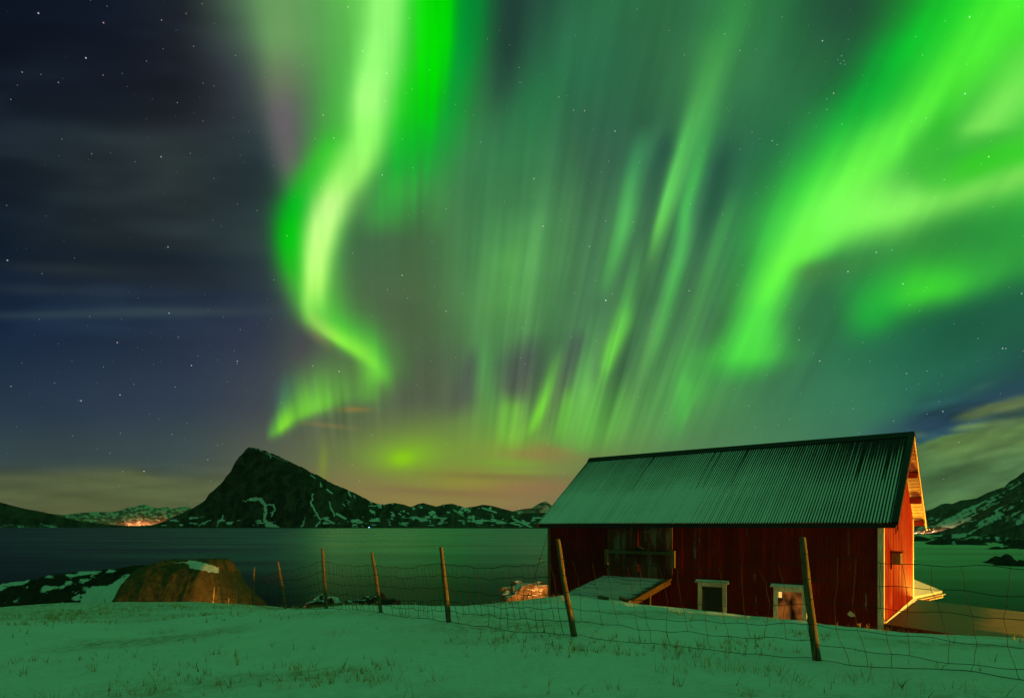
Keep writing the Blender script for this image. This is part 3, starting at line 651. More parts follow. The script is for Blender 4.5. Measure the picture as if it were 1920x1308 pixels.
# low skerries and boulder shore across the bay
def build_shore():
    px = np.linspace(1560, 2900, 900); dep = np.geomspace(130, 640, 200)
    U, Y = np.meshgrid((px - 960)/1140, dep); X = U * Y
    vx = 960 + 1140*U; vy = 985 + EYE*1140/Y
    n = fbm(vx/55, vy/5.5, 5, 61, .55); n2 = fbm(X/9, Y/9, 4, 62)
    edge = np.interp(vx, [1560,1720,1780,1850,1920,2180,2500,2900], [1004,1006,1012,1026,1036,1052,1040,985])
    z = -.75 + np.clip((edge - vy)/14, -1, 1) * 1.5 + (n - .5) * 3.4 + (n2 - .5) * 1.6
    for x0, y0, rx, ry, a in ((1775,1019,60,3.2,2.4),(1880,1053,44,5.0,2.9),(1925,1060,60,3.0,2.2),(1716,1012,30,2.6,2.),(1815,1026,18,1.8,1.2)):
        z += a * np.exp(-((vx-x0)/rx)**2 - ((vy-y0)/ry)**2)
    z = np.where(z > 0, z * 1.9, z * .5)
    z[0] = -3; z[-1] = np.maximum(z[-1], -1)
    snow = .29 + (fbm(vx/16, vy/3.2, 4, 66) - .5) * 1.5 + np.clip((1012 - vy)/30, -.4, .25)
    me = grid_mesh('rocky_shore', np.stack([X, Y, z], -1).reshape(-1, 3), len(px), len(dep), attrs={'snow': np.clip(snow, 0, 1)})
    props(link('rocky_shore', me, far_mat('boulder_shore', (.022, .020, .017), (.06, .052, .044), (.50, .54, .55), .08)), kind='structure')
build_shore()

# ---------------------------------------------------------------- headland and mound beyond the field
def headland():
    nx, ny = 560, 120
    px = np.linspace(-620, 330, nx); U = (px - 960)/1140
    t = np.linspace(-1, 1, ny); T, UU = np.meshgrid(t, U, indexing='ij')
    Y = 40 + T * 9; X = UU * 40 * (1 + T*.05)
    PX = np.broadcast_to(px, T.shape)
    top = np.interp(PX, [-620,-400,-240,-140,-60,0,30,60,100,140,175,215,245,275,300,330], [1215,1160,1132,1118,1106,1099,1092,1087,1079,1074,1070,1066,1062,1060,1064,1085])
    crest = EYE - (top - 985)/1140*40
    base = EYE - 6.6
    z = base + (crest - base) * np.clip(1 - np.abs(T)**2.2, 0, 1)
    z += (fbm(X/1.6, Y/1.6, 4, 81) - .5) * 1.0 * (1 - T*T) * np.clip(np.abs(T)*3, .12, 1) + (fbm(X/.4, Y/.4, 3, 82) - .5) * .22
    vx = 960 + 1140*X/Y; vy = 985 - 1140*(z-EYE)/Y
    wob = (fbm(vx/16, vy/10, 4, 85) - .5)
    s = .13 + .0*vx
    for x0, y0, rx, ry, rot, a in ((195,1113,62,19,-8,.72),(236,1095,26,17,-38,.62),(28,1093,38,7,-20,.58),(120,1079,46,4,-8,.40),(182,1072,36,3.2,-4,.45),(82,1104,20,5,-15,.30),(140,1092,30,5,-12,.34),(266,1072,7,9,0,.4),(-60,1110,60,8,-12,.5)):
        c, si = math.cos(math.radians(rot)), math.sin(math.radians(rot))
        u = (vx-x0)*c + (vy-y0)*si; v = -(vx-x0)*si + (vy-y0)*c
        s += a * np.exp(-(u/rx)**4 - (v/ry)**4)
    s += (fbm(vx/9, vy/5, 4, 86) - .5) * .7
    s += wob * 1.0 - .9 * np.clip(fbm(X/.9, Y/.7, 4, 87) - .60, 0, 1) * 2.2
    me = grid_mesh('headland', np.stack([X, Y, z], -1).reshape(-1, 3), nx, ny, attrs={'snow': np.clip(s, 0, 1)})
    props(link('headland', me, rock_mat('headland_turf', ((.022, .018, .011), (.060, .045, .024)), 1.0)), kind='structure')
headland()

def mound():
    nx, ny = 200, 130
    cx, cy = -18.6, 32.5
    lx = np.linspace(-1, 1, nx); ly = np.linspace(-1, 1, ny); LX, LY = np.meshgrid(lx, ly)
    X = cx + LX * 4.6; Y = cy + LY * 3.4 + LX*.3
    PX = 960 + 1140 * X / (cy - .6)
    top = np.interp(PX, [150,200,222,240,250,258,268,284,306,330,360,385,399,408,418,430,444,458,500], [1205,1168,1142,1120,1100,1082,1066,1057,1052,1053,1051,1050,1051,1066,1086,1104,1121,1137,1200])
    h = EYE - (top - 985)/1140*(cy - .6)
    base = EYE - 6.2
    fall = np.clip(1 - np.abs(LY + .12*(fbm(X/1.2, X*0, 3, 105) - .5))**3.2, 0, 1) ** .8
    z = base + (h - base) * fall
    z += (1 - np.abs(2*fbm(X/1.5, Y/1.5, 5, 101, .6) - 1) - .6) * .85 * np.clip(1.2 - fall, .16, 1) + (fbm(X/.35, Y/.35, 3, 102) - .5) * .16
    z -= .45 * np.exp(-((X - (cx - .1) + .25*(z - base)*.3) / .28)**2) * np.clip(1 - fall + .15, 0, 1)
    vx = 960 + 1140*X/Y; vy = 985 - 1140*(z-EYE)/Y
    s = .12 + .75*np.exp(-((vx - 382)/30)**4 - ((vy - 1060 - .22*(vx-372))/8.0)**4) + .45*np.exp(-((vx-340)/25)**2 - ((vy-1054)/2.5)**2)
    s += (fbm(vx/7, vy/4, 4, 103) - .5)*.55
    me = grid_mesh('earth_mound', np.stack([X - cx, Y - cy, z - base], -1).reshape(-1, 3), nx, ny, attrs={'snow': np.clip(s, 0, 1)})
    o = link('earth_mound', me, rock_mat('brown_turf', ((.085, .058, .024), (.19, .125, .05)), 1.4)); o.location = (cx, cy, base)
    props(o, 'big brown turf mound with a snow cap between the snowy headland and the sea', 'mound')
mound()

def boulder(name, x, y, z, sx, sy, sz, seed, label, snow=.4, rot=0., sub=5, mat=None):
    bm = bmesh.new(); bmesh.ops.create_icosphere(bm, subdivisions=sub, radius=1.0)
    for v in bm.verts:
        p = v.co.copy()
        d = 1 + .30 * mnoise.noise(p * 1.1 + Vector((seed, 0, 0))) + .16 * mnoise.noise(p * 2.6 + Vector((0, seed, 0))) + .05 * mnoise.noise(p * 7 + Vector((seed, seed, 0)))
        cell = mnoise.voronoi(p * 1.5 + Vector((seed*2.3, 0, seed)))[0]
        d -= .26 * cell[0] - .08 * (cell[1] - cell[0])
        v.co = p * d
        v.co.z = max(v.co.z, -.5)
    me = bpy.data.meshes.new(name); bm.normal_update()
    sn = [max(0, min(1, .5 + (v.normal.z - (1 - snow)) * 1.5 + .5 * mnoise.noise(v.co * 2.5 + Vector((seed, 5, 1))))) for v in bm.verts]
    bm.to_mesh(me); bm.free()
    a = me.attributes.new('snow', 'FLOAT', 'POINT'); a.data.foreach_set('value', np.array(sn, np.float32))
    o = link(name, me, mat or M_ROCK, smooth=True); o.location = (x, y, z); o.scale = (sx, sy, sz); o.rotation_euler = (0, 0, rot)
    return props(o, label, 'rock', 'boulders along the shore edge')
def at(px, depth, z): return (px - 960)/1140*depth, depth, EYE + z
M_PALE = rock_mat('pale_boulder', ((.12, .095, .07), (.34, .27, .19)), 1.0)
x, y, z = at(607, 26, -3.85); boulder('boulder', x, y, z, 1.02, .85, .92, 3.1, 'dark snow-flecked boulder behind the fourth tall fence post, left of the lower rocks', .35)
x, y, z = at(686, 26.6, -3.62); boulder('boulder', x, y, z, .78, .6, .52, 8.4, 'low dark rock left of the pair behind the thin leaning fence post', .1)
x, y, z = at(715, 26.0, -3.62); boulder('boulder', x, y, z, .62, .6, .62, 5.7, 'rounded dark rock peeking out directly behind the thin leaning fence post', .08)
x, y, z = at(738, 25.0, -3.32); boulder('boulder', x, y, z, .34, .4, .34, 12.2, 'small flat dark rock at the right end of the row of shore rocks', .05)
x, y, z = at(658, 26., -3.62); boulder('boulder', x, y, z, .5, .4, .42, 15.9, 'small dark rock in the dip between the snow-flecked boulder and the low rock', .15)
x, y, z = at(541, 25.5, -3.62); boulder('boulder', x, y, z, .3, .3, .28, 21.3, 'tiny dark rock alone on the snow crest left of the snow-flecked boulder', .1)
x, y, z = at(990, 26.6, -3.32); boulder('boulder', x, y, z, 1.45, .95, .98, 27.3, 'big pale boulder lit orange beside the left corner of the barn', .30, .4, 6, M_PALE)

# ---------------------------------------------------------------- dead grass through the snow
def build_grass():
    rng = np.random.default_rng(5)
    V_, F_, tone = [], [], []
    def blade(x, y, z, h, w, lean, az, curl, t):
        b = len(V_); ca, sa = math.cos(az), math.sin(az); pa = az + math.pi/2 + rng.normal(0, .6)
        wx, wy = math.cos(pa)*w, math.sin(pa)*w
        for k, q in enumerate((0, .4, .75, 1.)):
            o = h * (lean * q + curl * q*q); zz = z - .02 + h * q * math.sqrt(max(.05, 1 - (lean*q)**2*.5)) 
            ww = 1 - q*.85
            V_.append((x + ca*o - wx*ww, y + sa*o - wy*ww, zz)); V_.append((x + ca*o + wx*ww, y + sa*o + wy*ww, zz)); tone.extend([t, t])
        for k in range(3): F_.append((b+2*k, b+2*k+1, b+2*k+3, b+2*k+2))
    r = np.sqrt(rng.uniform(2.6**2, 22**2, 150000)); a = np.radians(rng.uniform(-46, 46, 150000))
    r = np.where(rng.random(150000) < .45, 2.6 + (r - 2.6) * rng.random(150000), r)
    x = r*np.sin(a); y = r*np.cos(a)
    dens = np.clip(fbm(x/2.4 + 7, y/1.6 + 3, 3, 131) - .50, 0, 1) * 3.4 * (.35 + fbm(x/.4, y/.4, 2, 132) ** 2 * 1.6)
    dens = dens * (.25 + .75 * np.clip((np.hypot(x - 5.5, y - 6.5) < 3.2) * .8 + (y > 14) * .8 + (np.abs(x + 1) < 3.2) * (y < 9) * .8 + .15, 0, 1)) + .011
    keep = rng.random(len(x)) < dens * .26
    x, y, r = x[keep], y[keep], r[keep]
    z = ground(x, y)
    ok = ~((x > 1.5) & (y > 12.5)); x, y, z, r = x[ok], y[ok], z[ok], r[ok]
    for i in range(len(x)):
        stub = rng.random() < .55
        t = rng.random()
        for k in range(1 if stub else rng.integers(2, 5)):
            h = rng.uniform(.03, .085) if stub else rng.uniform(.05, .15)
            blade(x[i] + rng.normal(0, .012), y[i] + rng.normal(0, .012), z[i], h, rng.uniform(.002, .006) * (1 + r[i]*.04), rng.uniform(.0, .55), rng.uniform(0, 6.28), rng.uniform(-.1, .5), t)
    # a few fuller tufts
    for px, py, dep, n in ((715,1262,6.2,60),(545,1300,5.0,26),(1325,1225,6.6,34),(1440,1240,6.3,40),(1370,1232,6.3,34),(1600,1270,5.8,36),(1500,1268,5.6,30),(90,1270,5.8,50),(250,1262,6.0,36),(300,1170,12,36),(395,1180,10.5,40),(640,1190,9.8,26),(1280,1250,6.2,20),(780,1285,5.3,18),(800,1255,6.,22),(1090,1215,7.6,24),(1700,1285,5.4,26),(1830,1290,5.2,22)):
        X0 = (px-960)/1140*dep
        for k in range(n):
            xx = X0 + rng.normal(0, .09 if n < 50 else .06) * (1 + dep*.06); yy = dep + rng.normal(0, .12)
            blade(xx, yy, gz(xx, yy), rng.uniform(.05, .19), rng.uniform(.002, .004), rng.uniform(.0, .8), rng.uniform(0, 6.28), rng.uniform(0, .5), rng.random())
    me = bpy.data.meshes.new('dry_grass'); me.from_pydata(V_, [], F_); me.update()
    at_ = me.attributes.new('tone', 'FLOAT', 'POINT'); at_.data.foreach_set('value', np.array(tone, np.float32))
    s = N('dead_grass'); m = s.bsdf(s.mix(s.attr('tone').outputs['Fac'], (.34, .19, .05), (.85, .47, .13)), .8, None, .1)
    o = link('dry_grass', me, m)
    props(o, 'sparse dry brown grass stubble poking through the snow field', 'grass', kind='stuff')
build_grass()
# ---------------------------------------------------------------- the barn
def paint_mat(name, paint, wood, wear=.5, sy=1.0, rough=.75):
    """weathered paint on vertical boards: flaking in long upright patches"""
    s = N(name)
    c = s.coord('Object', (7., 7., .55)); c2 = s.coord('Object', (22., 22., 3.0)); c3 = s.coord('Object', (1.1, 1.1, .8))
    n1 = s.noise(c, 1.0, 5, .6, .3); n2 = s.noise(c2, 1.0, 5, .7); n3 = s.noise(c3, 1.0, 3, .5)
    v = s.math('ADD', s.math('MULTIPLY', n1, .6), s.math('ADD', s.math('MULTIPLY', n2, .3), s.math('MULTIPLY', n3, .35)))
    k = s.ramp(v, .86 - wear*.3, .93 - wear*.3)
    br = s.ramp(n3, .3, .7, .8, 1.15)
    base = s.mix(s.ramp(n2, .35, .7), paint, tuple(q*.62 for q in paint))
    base = s.mix(1.0, base, s.n('ShaderNodeCombineColor', {0: br, 1: br, 2: br}).outputs[0], 'MULTIPLY')
    bt = s.attr('board').outputs['Fac']
    base = s.mix(s.math('MULTIPLY', bt, .28), base, tuple(q*.4 for q in paint))
    w = s.mix(n2, wood, tuple(q*.5 for q in wood))
    h = s.math('ADD', s.math('MULTIPLY', k, -.5), n2)
    return s.bsdf(s.mix(k, base, w), rough, s.bump(h, .5, .006), .12)
RED = (.22, .013, .005)
M_RED = paint_mat('red_board_paint', RED, (.40, .30, .20), .43)
M_RED2 = paint_mat('red_sheet_paint', (.22, .012, .007), (.22, .09, .05), .12)
M_DOOR = paint_mat('worn_door_boards', (.17, .040, .022), (.20, .165, .12), .72)
M_WHITE = paint_mat('weathered_white_trim', (.70, .66, .52), (.30, .25, .18), .25)
M_WOOD = paint_mat('grey_timber', (.15, .11, .06), (.16, .12, .08), .5)
M_TIMBER = paint_mat('dark_timber', (.085, .050, .018), (.06, .04, .02), .4)
M_DARKRED = paint_mat('dark_red_timber', (.15, .014, .008), (.12, .07, .04), .2)
M_SOFFIT = paint_mat('soffit_boards', (.80, .68, .48), (.36, .25, .15), .2)
def plain(name, col, rough=.6, metal=0., spec=.3, bump=0.):
    s = N(name); c = s.coord('Object'); n = s.noise(c, 9, 5, .6)
    return s.bsdf(s.mix(n, tuple(q*.7 for q in col), tuple(min(1, q*1.25) for q in col)), rough, s.bump(n, .3, .005), spec, metal)
M_TAR = plain('black_sheet_edge', (.012, .012, .012), .6)
M_IRON = plain('rusted_wire', (.018, .015, .012), .7, .2)
M_CABLE = plain('black_cable', (.012, .012, .012), .5)

def board_attr(me, vals):
    a = me.attributes.new('board', 'FLOAT', 'POINT'); a.data.foreach_set('value', np.array(vals, np.float32))

def roof_mat():
    s = N('snowy_corrugated_iron')
    ph = s.attr('rib').outputs['Fac']; U = s.attr('along').outputs['Fac']; T = s.attr('upslope').outputs['Fac']
    cb = s.n('ShaderNodeCombineXYZ', {0: s.math('MULTIPLY', U, 11.0), 1: s.math('MULTIPLY', T, 4.5), 2: 0.0}).outputs[0]
    n = s.noise(cb, .55, 4, .55); nf = s.noise(cb, 9, 4, .6)
    lane = s.n('ShaderNodeTexWhiteNoise', noise_dimensions='1D'); s.put(lane.inputs['W'], s.math('FLOOR', s.math('MULTIPLY', U, 148.0)))
    lw = lane.outputs['Value']
    # cover: snow lies deepest low on the slope and at the far end, thinnest along the ridge and toward the gable
    cover = s.math('SUBTRACT', 1.06, s.math('MULTIPLY', s.ramp(T, .30, 1.0), 1.25))
    cover = s.math('SUBTRACT', cover, s.math('MULTIPLY', s.ramp(U, .55, .02), .95))
    cover = s.math('ADD', cover, s.math('MULTIPLY', s.math('SUBTRACT', n, .5), .9))
    cover = s.math('SUBTRACT', cover, s.math('MULTIPLY', s.ramp(U, .985, 1.0), .8))
    cover = s.math('SUBTRACT', cover, s.math('MULTIPLY', s.ramp(T, .965, .985), 1.6))
    cover = s.math('SUBTRACT', cover, s.math('MULTIPLY', s.ramp(T, .012, .0), .9))
    # single lanes swept bare above the sheet joint
    bare = s.math('MULTIPLY', s.math('GREATER_THAN', lw, .91), s.ramp(s.math('ADD', T, s.math('MULTIPLY', lw, .25)), .62, .74))
    cover = s.math('SUBTRACT', cover, s.math('MULTIPLY', bare, .8))
    cover = s.math('ADD', cover, s.math('MULTIPLY', s.math('SUBTRACT', lw, .5), .35))
    joint = s.ramp(s.math('ABSOLUTE', s.math('SUBTRACT', T, .46)), .004, .0)
    cover = s.math('SUBTRACT', cover, s.math('MULTIPLY', joint, .5))
    cover = s.math('ADD', cover, s.math('MULTIPLY', s.math('SUBTRACT', nf, .5), .35))
    k = s.ramp(s.math('SUBTRACT', cover, ph), -.22, .30)
    iron = s.mix(nf, (.012, .013, .012), (.035, .032, .028))
    snow = s.mix(n, (.66, .70, .72), (.80, .82, .83))
    return s.bsdf(s.mix(k, iron, snow), .8, s.bump(nf, .25, .006), .2)

BARN = Vector((9.667, 15.85, EYE - 3.0)); BROT = math.atan2(-.6297, .777)
def barn_world(x, y, z): return Matrix.Translation(BARN) @ Matrix.Rotation(BROT, 4, 'Z') @ Vector((x, y, z))
LEN, WID, ZE, ZR, OE, OG = 10.68, 6.64, 3.08, 5.76, .30, .35       # wall length, wall width, eave and ridge height, overhangs
YM = WID / 2
def roof_z(y): return ZE + (ZR - ZE) * (1 - abs(y - YM) / (YM + OE))
SL = math.hypot(YM + OE, ZR - ZE)

def build_barn():
    rng = random.Random(3)
    b = thing('barn', BARN, 'red wooden barn with a snowy corrugated roof standing behind the wire fence', 'barn', rotz=BROT)
    XL, XR = -LEN - .30, OG
    # roof sheets: true corrugation
    for side, nu, nv in ((0, 1186, 46), (1, 1186, 3)):
        x = np.linspace(XR, XL, nu); t = np.linspace(0, 1, nv)
        X, T = np.meshgrid(x, t)
        along = (XR - X) / (XR - XL)
        rib = np.sin((XR - X) * 2 * math.pi / .0765)
        amp = .0095
        nrm = (ZR - ZE) / SL, (YM + OE) / SL
        y0 = -OE + (YM + OE) * T; z0 = ZE + (ZR - ZE) * T
        lap = .006 * (T < .46) * 0 + .005 * np.clip((.47 - T) / .01, -1, 0)
        hgt = rib * amp + lap + (fbm(X/1.5, T*4, 2, 9) - .5) * .012
        y = y0 - nrm[0] * hgt; z = z0 + nrm[1] * hgt
        if side: y = WID - y
        me = grid_mesh('roof', np.stack([X, y, z], -1).reshape(-1, 3), nu, nv, attrs={'rib': rib, 'along': along, 'upslope': T})
        if side: me.flip_normals()
        link('roof', me, M_ROOF, b)
    # ridge cap, verge flashings and boards
    bm = bmesh.new()
    prism(bm, [(YM-.17, roof_z(YM-.17)+.012), (YM, ZR+.045), (YM+.17, roof_z(YM+.17)+.012), (YM+.17, roof_z(YM+.17)+.03), (YM, ZR+.065), (YM-.17, roof_z(YM-.17)+.03)], XL-.01, XR+.012, lambda p, t: Vector((t, p[0], p[1])))
    bm_obj('ridge_cap', bm, M_TAR, b)
    for s in (0, 1):
        Y = (lambda q: WID - q) if s else (lambda q: q)
        for x0, x1, nm, mt in ((XR+.002, XR+.027, 'bargeboard', M_WHITE if s else M_DARKRED), (XL-.027, XL-.002, 'bargeboard', M_TAR)):
            bm = bmesh.new()
            prism(bm, [(Y(-OE-.04), ZE-.20), (Y(-OE-.04), ZE-.055), (Y(YM), ZR-.03), (Y(YM), ZR-.19)], x0, x1, lambda p, t: Vector((t, p[0], p[1])))
            bm_obj(nm, bm, mt, b)
        bm = bmesh.new()       # bent sheet over the verge
        prism(bm, [(Y(-OE-.03), ZE-.10), (Y(-OE-.03), ZE+.035), (Y(YM), ZR+.035), (Y(YM), ZR-.08)], XR+.029, XR+.033, lambda p, t: Vector((t, p[0], p[1])))
        bm_obj('verge_flashing', bm, M_TAR, b)
        bm = bmesh.new()
        prism(bm, [(Y(-OE-.03), ZE+.016), (Y(-OE-.03), ZE+.034), (Y(YM-.02), ZR+.034), (Y(YM-.02), ZR+.016)], XR-.13, XR+.028, lambda p, t: Vector((t, p[0], p[1])))
        bm_obj('verge_flashing', bm, M_TAR, b)
        # soffit boards under the gable overhang, run along the slope in steps
        bm = bmesh.new(); n = 26; vals = []
        for i in range(n):
            a, c = i/n, (i+1)/n - .006; o = rng.uniform(0, .006)
            pts = [(Y(-OE + (YM+OE)*q), ZE - .055 - o + (ZR-ZE)*q) for q in (a, c)] + [(Y(-OE + (YM+OE)*q), ZE - .030 + (ZR-ZE)*q) for q in (c, a)]
            prism(bm, pts, .012, XR, lambda p, t: Vector((t, p[0], p[1]))); vals += [rng.random()] * 8
        o = bm_obj('soffit', bm, M_SOFFIT if s else M_DARKRED, b); board_attr(o.data, vals)
        for q in (.06, .34, .63):
            bm = bmesh.new(); yy = -OE + (YM+OE)*q; zz = ZE - .06 + (ZR-ZE)*q
            box(bm, .012, XR-.03, Y(yy)-.06, Y(yy)+.06, zz-.20, zz-.01)
            bm_obj('purlin', bm, M_DARKRED, b)
    # eave fascia beneath the front edge of the sheets
    bm = bmesh.new(); box(bm, XL+.03, XR-.03, -OE+.03, -OE+.055, ZE-.14, ZE-.02); bm_obj('fascia', bm, M_TAR, b)
    # walls: upright boards on a core
    core = bmesh.new()
    prism(core, [(.03, -.9), (WID-.03, -.9), (WID-.03, roof_z(WID)-.10), (YM, ZR-.10), (.03, roof_z(0)-.10)], -LEN+.03, -.03, lambda p, t: Vector((t, p[0], p[1])))
    WIN = ((-4.94, -4.06), (-2.70, -1.82))
    bm_obj('inner_wall', core, M_DARKRED, b)
    bm = bmesh.new(); vals = []
    x = -.11
    while x > -8.20:
        w = rng.uniform(.08, .115); x1 = max(x - w, -8.22); o = rng.uniform(0, .007) + (.006 if rng.random() < .5 else 0)
        box(bm, x1 + .004, x - .001, -o, .032, -.9, roof_z(0) - .08); vals += [rng.random()**2] * 8
        x = x1
    o = bm_obj('front_wall', bm, M_RED, b); board_attr(o.data, vals)
    # corrugated red sheets at the far end of the front
    xs = np.linspace(-8.23, -LEN + .02, 340); zs = np.linspace(-.9, 3.2, 14); X, Z = np.meshgrid(xs, zs)
    Yc = -.012 + .010 * np.sin(X * 2*math.pi/.095) - .004 * (Z < 1.6)
    me = grid_mesh('sheet_wall', np.stack([X, Yc, Z], -1).reshape(-1, 3), len(xs), len(zs), attrs={'board': (fbm(X*3, Z*.4, 2, 7) > .55) * .7}); me.flip_normals()
    link('sheet_wall', me, M_RED2, b)
    # gable boards
    bm = bmesh.new(); vals = []; y = .11
    while y < WID - .12:
        w = rng.uniform(.10, .15); y1 = min(y + w, WID - .12); o = rng.uniform(0, .007) + (.006 if rng.random() < .4 else 0)
        prism(bm, [(y+.001, -.6), (y1-.004, -.6), (y1-.004, roof_z(y1)-.07), (y+.001, roof_z(y)-.07)], -.032, o, lambda p, t: Vector((t, p[0], p[1])))
        vals += [rng.random()**2] * 8; y = y1
    o = bm_obj('gable_wall', bm, M_RED, b); board_attr(o.data, vals)
    bm = bmesh.new(); y = .0; vals = []
    while y < WID:
        y1 = min(y + .14, WID); prism(bm, [(y, -.9), (y1-.004, -.9), (y1-.004, roof_z(y1)-.07), (y, roof_z(y)-.07)], -LEN-.012, -LEN+.02, lambda p, t: Vector((t, p[0], p[1]))); vals += [rng.random()] * 8; y = y1
    o = bm_obj('end_wall', bm, M_RED, b); board_attr(o.data, vals)
    # corner boards
    for (x0, x1, y0, y1) in ((-.112, .028, -.030, -.002), (.003, .028, -.0015, .112), (.003, .026, WID-.12, WID+.02), (-LEN-.035, -LEN+.09, -.036, -.004)):
        bm = bmesh.new(); box(bm, x0, x1, y0, y1, -.9, roof_z(0) - .12 if y0 < 1 else roof_z(WID) - .10); bm_obj('corner_board', bm, M_WHITE if x0 > -5 else M_WOOD, b)
    # loft doors with drop bar
    for x0, x1 in ((-8.18, -7.015), (-7.0, -5.80)):
        bm = bmesh.new(); vals = []; x = x0
        while x < x1 - .01:
            xe = min(x + rng.uniform(.12, .19), x1); o = rng.uniform(0, .008)
            box(bm, x + .002, xe - .004, -.047 - o, -.014, 1.28, 3.14); vals += [rng.random()] * 8; x = xe
        d = bm_obj('loft_door', bm, M_DOOR, b); board_attr(d.data, vals)
        bm = bmesh.new(); box(bm, x0 + .06, x1 - .06, -.078, -.056, 2.76, 2.86); bm_obj('ledge', bm, M_DOOR, d)
    bm = bmesh.new(); box(bm, -7.02, -6.99, -.085, -.0565, 1.28, 3.12); bm_obj('cover_strip', bm, M_RED, b)
    bm = bmesh.new(); box(bm, -8.10, -5.82, -.150, -.095, 2.06, 2.16); bm_obj('drop_bar', bm, M_WOOD, b)
    for x0, x1 in ((-8.22, -8.10), (-5.82, -5.68)):
        bm = bmesh.new(); box(bm, x0, x1, -.165, -.0585, 1.66, 2.20); bm_obj('bar_bracket', bm, M_WOOD, b)
    bm = bmesh.new(); tube(bm, [(-7.02, -.10, 2.31), (-6.90, -.14, 2.28), (-6.74, -.15, 2.23)], [.035, .04, .035], 8); bm_obj('peg', bm, M_WOOD, b)
    # low windows
    for k, (x0, x1) in enumerate(WIN):
        zt = 1.24
        f = bmesh.new()
        box(f, x0, x0+.11, -.085, -.0145, -.6, zt-.11); box(f, x1-.11, x1, -.085, -.0145, -.6, zt-.11); box(f, x0, x1, -.085, -.0145, zt-.108, zt)
        fr = bm_obj('window', f, M_WHITE, b)
        hd = bmesh.new(); prism(hd, [(-.16, zt+.004), (-.0145, zt+.004), (-.0145, zt+.07), (-.16, zt+.035)], x0-.07, x1+.07, lambda p, t: Vector((t, p[0], p[1]))); bm_obj('drip_board', hd, M_WHITE, fr)
        sn = bmesh.new(); prism(sn, [(-.155, zt+.039), (-.02, zt+.074), (-.03, zt+.098), (-.10, zt+.088), (-.15, zt+.055)], x0-.06, x1+.06, lambda p, t: Vector((t, p[0], p[1]))); bm_obj('snow_cap', sn, M_SNOWP, fr)
        p = bmesh.new(); box(p, x0+.111, x1-.111, -.022, -.0162, -.6, zt-.109); bm_obj('pane', p, M_PANE_GLOW if k else M_PANE2, fr)
        if k:
            q = bmesh.new(); box(q, x0+.125, x0+.215, -.0255, -.0225, zt-.30, zt-.13); bm_obj('added_glow_patch', q, M_GLOW_PATCH, fr)  # small glowing patch added on the pane, no lamp inside
    # torn paint flakes / tin patch low on the wall
    bm = bmesh.new(); pts = [(-.82, .62), (-.74, .56), (-.62, .58), (-.66, .64), (-.76, .72)]
    prism(bm, pts, -.034, -.016, lambda p, t: Vector((p[0], t, p[1]))); bm_obj('tin_patch', bm, M_WHITE, b)
    # vent box on the gable
    bm = bmesh.new(); box(bm, .016, .24, 1.30, 1.72, 1.93, 2.24); vb = bm_obj('vent_box', bm, M_WOOD, b)
    bm = bmesh.new(); box(bm, .016, .30, 1.24, 1.80, 2.243, 2.285); bm_obj('lid', bm, M_DARKRED, vb)
    bm = bmesh.new(); box(bm, .016, .05, 1.26, 1.296, 1.80, 2.24); bm_obj('batten', bm, M_DARKRED, vb)
    # iron hook left under the near verge
    bm = bmesh.new(); tube(bm, [(XR-.02, -OE-.02, ZE-.16), (XR-.02, -OE-.03, ZE-.26), (XR-.04, -OE-.01, ZE-.30)], .014, 6); bm_obj('hook', bm, M_TAR, b)
    return b

M_SNOWP = snow_mat('resting_snow', dirt=False)
M_ROOF = roof_mat()
_p = N('window_glass'); M_PANE = _p.bsdf((.010, .010, .010), .12, _p.bump(_p.noise(_p.coord('Object', (2, 2, 2)), 2.0, 2), .05, .05), .8)
_e = N('glowing_window_glass'); _o = _e.coord('Object'); _x = _e.n('ShaderNodeSeparateXYZ'); _e.put(_x.inputs[0], _o)
_nz = _e.noise(_e.coord('Object', (3, 3, 2)), 1.0, 3)
M_PANE_GLOW = _e.bsdf((.012, .008, .006), .25, None, .15)  # pane glow is added emission, standing in for a warm reflection
for _n in _e.t.nodes:
    if _n.type == 'BSDF_PRINCIPLED':
        _e.put(_n.inputs['Emission Color'], (1, .30, .05, 1)); _e.put(_n.inputs['Emission Strength'], _e.math('MULTIPLY', _e.ramp(_nz, .32, .66), .24))
M_GLOW_PATCH = N('glow_patch').emit((1, .62, .16), 1.0)  # yellow emission for the added bright patch beside the jamb
_p = N('dusty_glass'); M_PANE2 = _p.bsdf((.020, .022, .018), .45, None, .4)
build_barn()

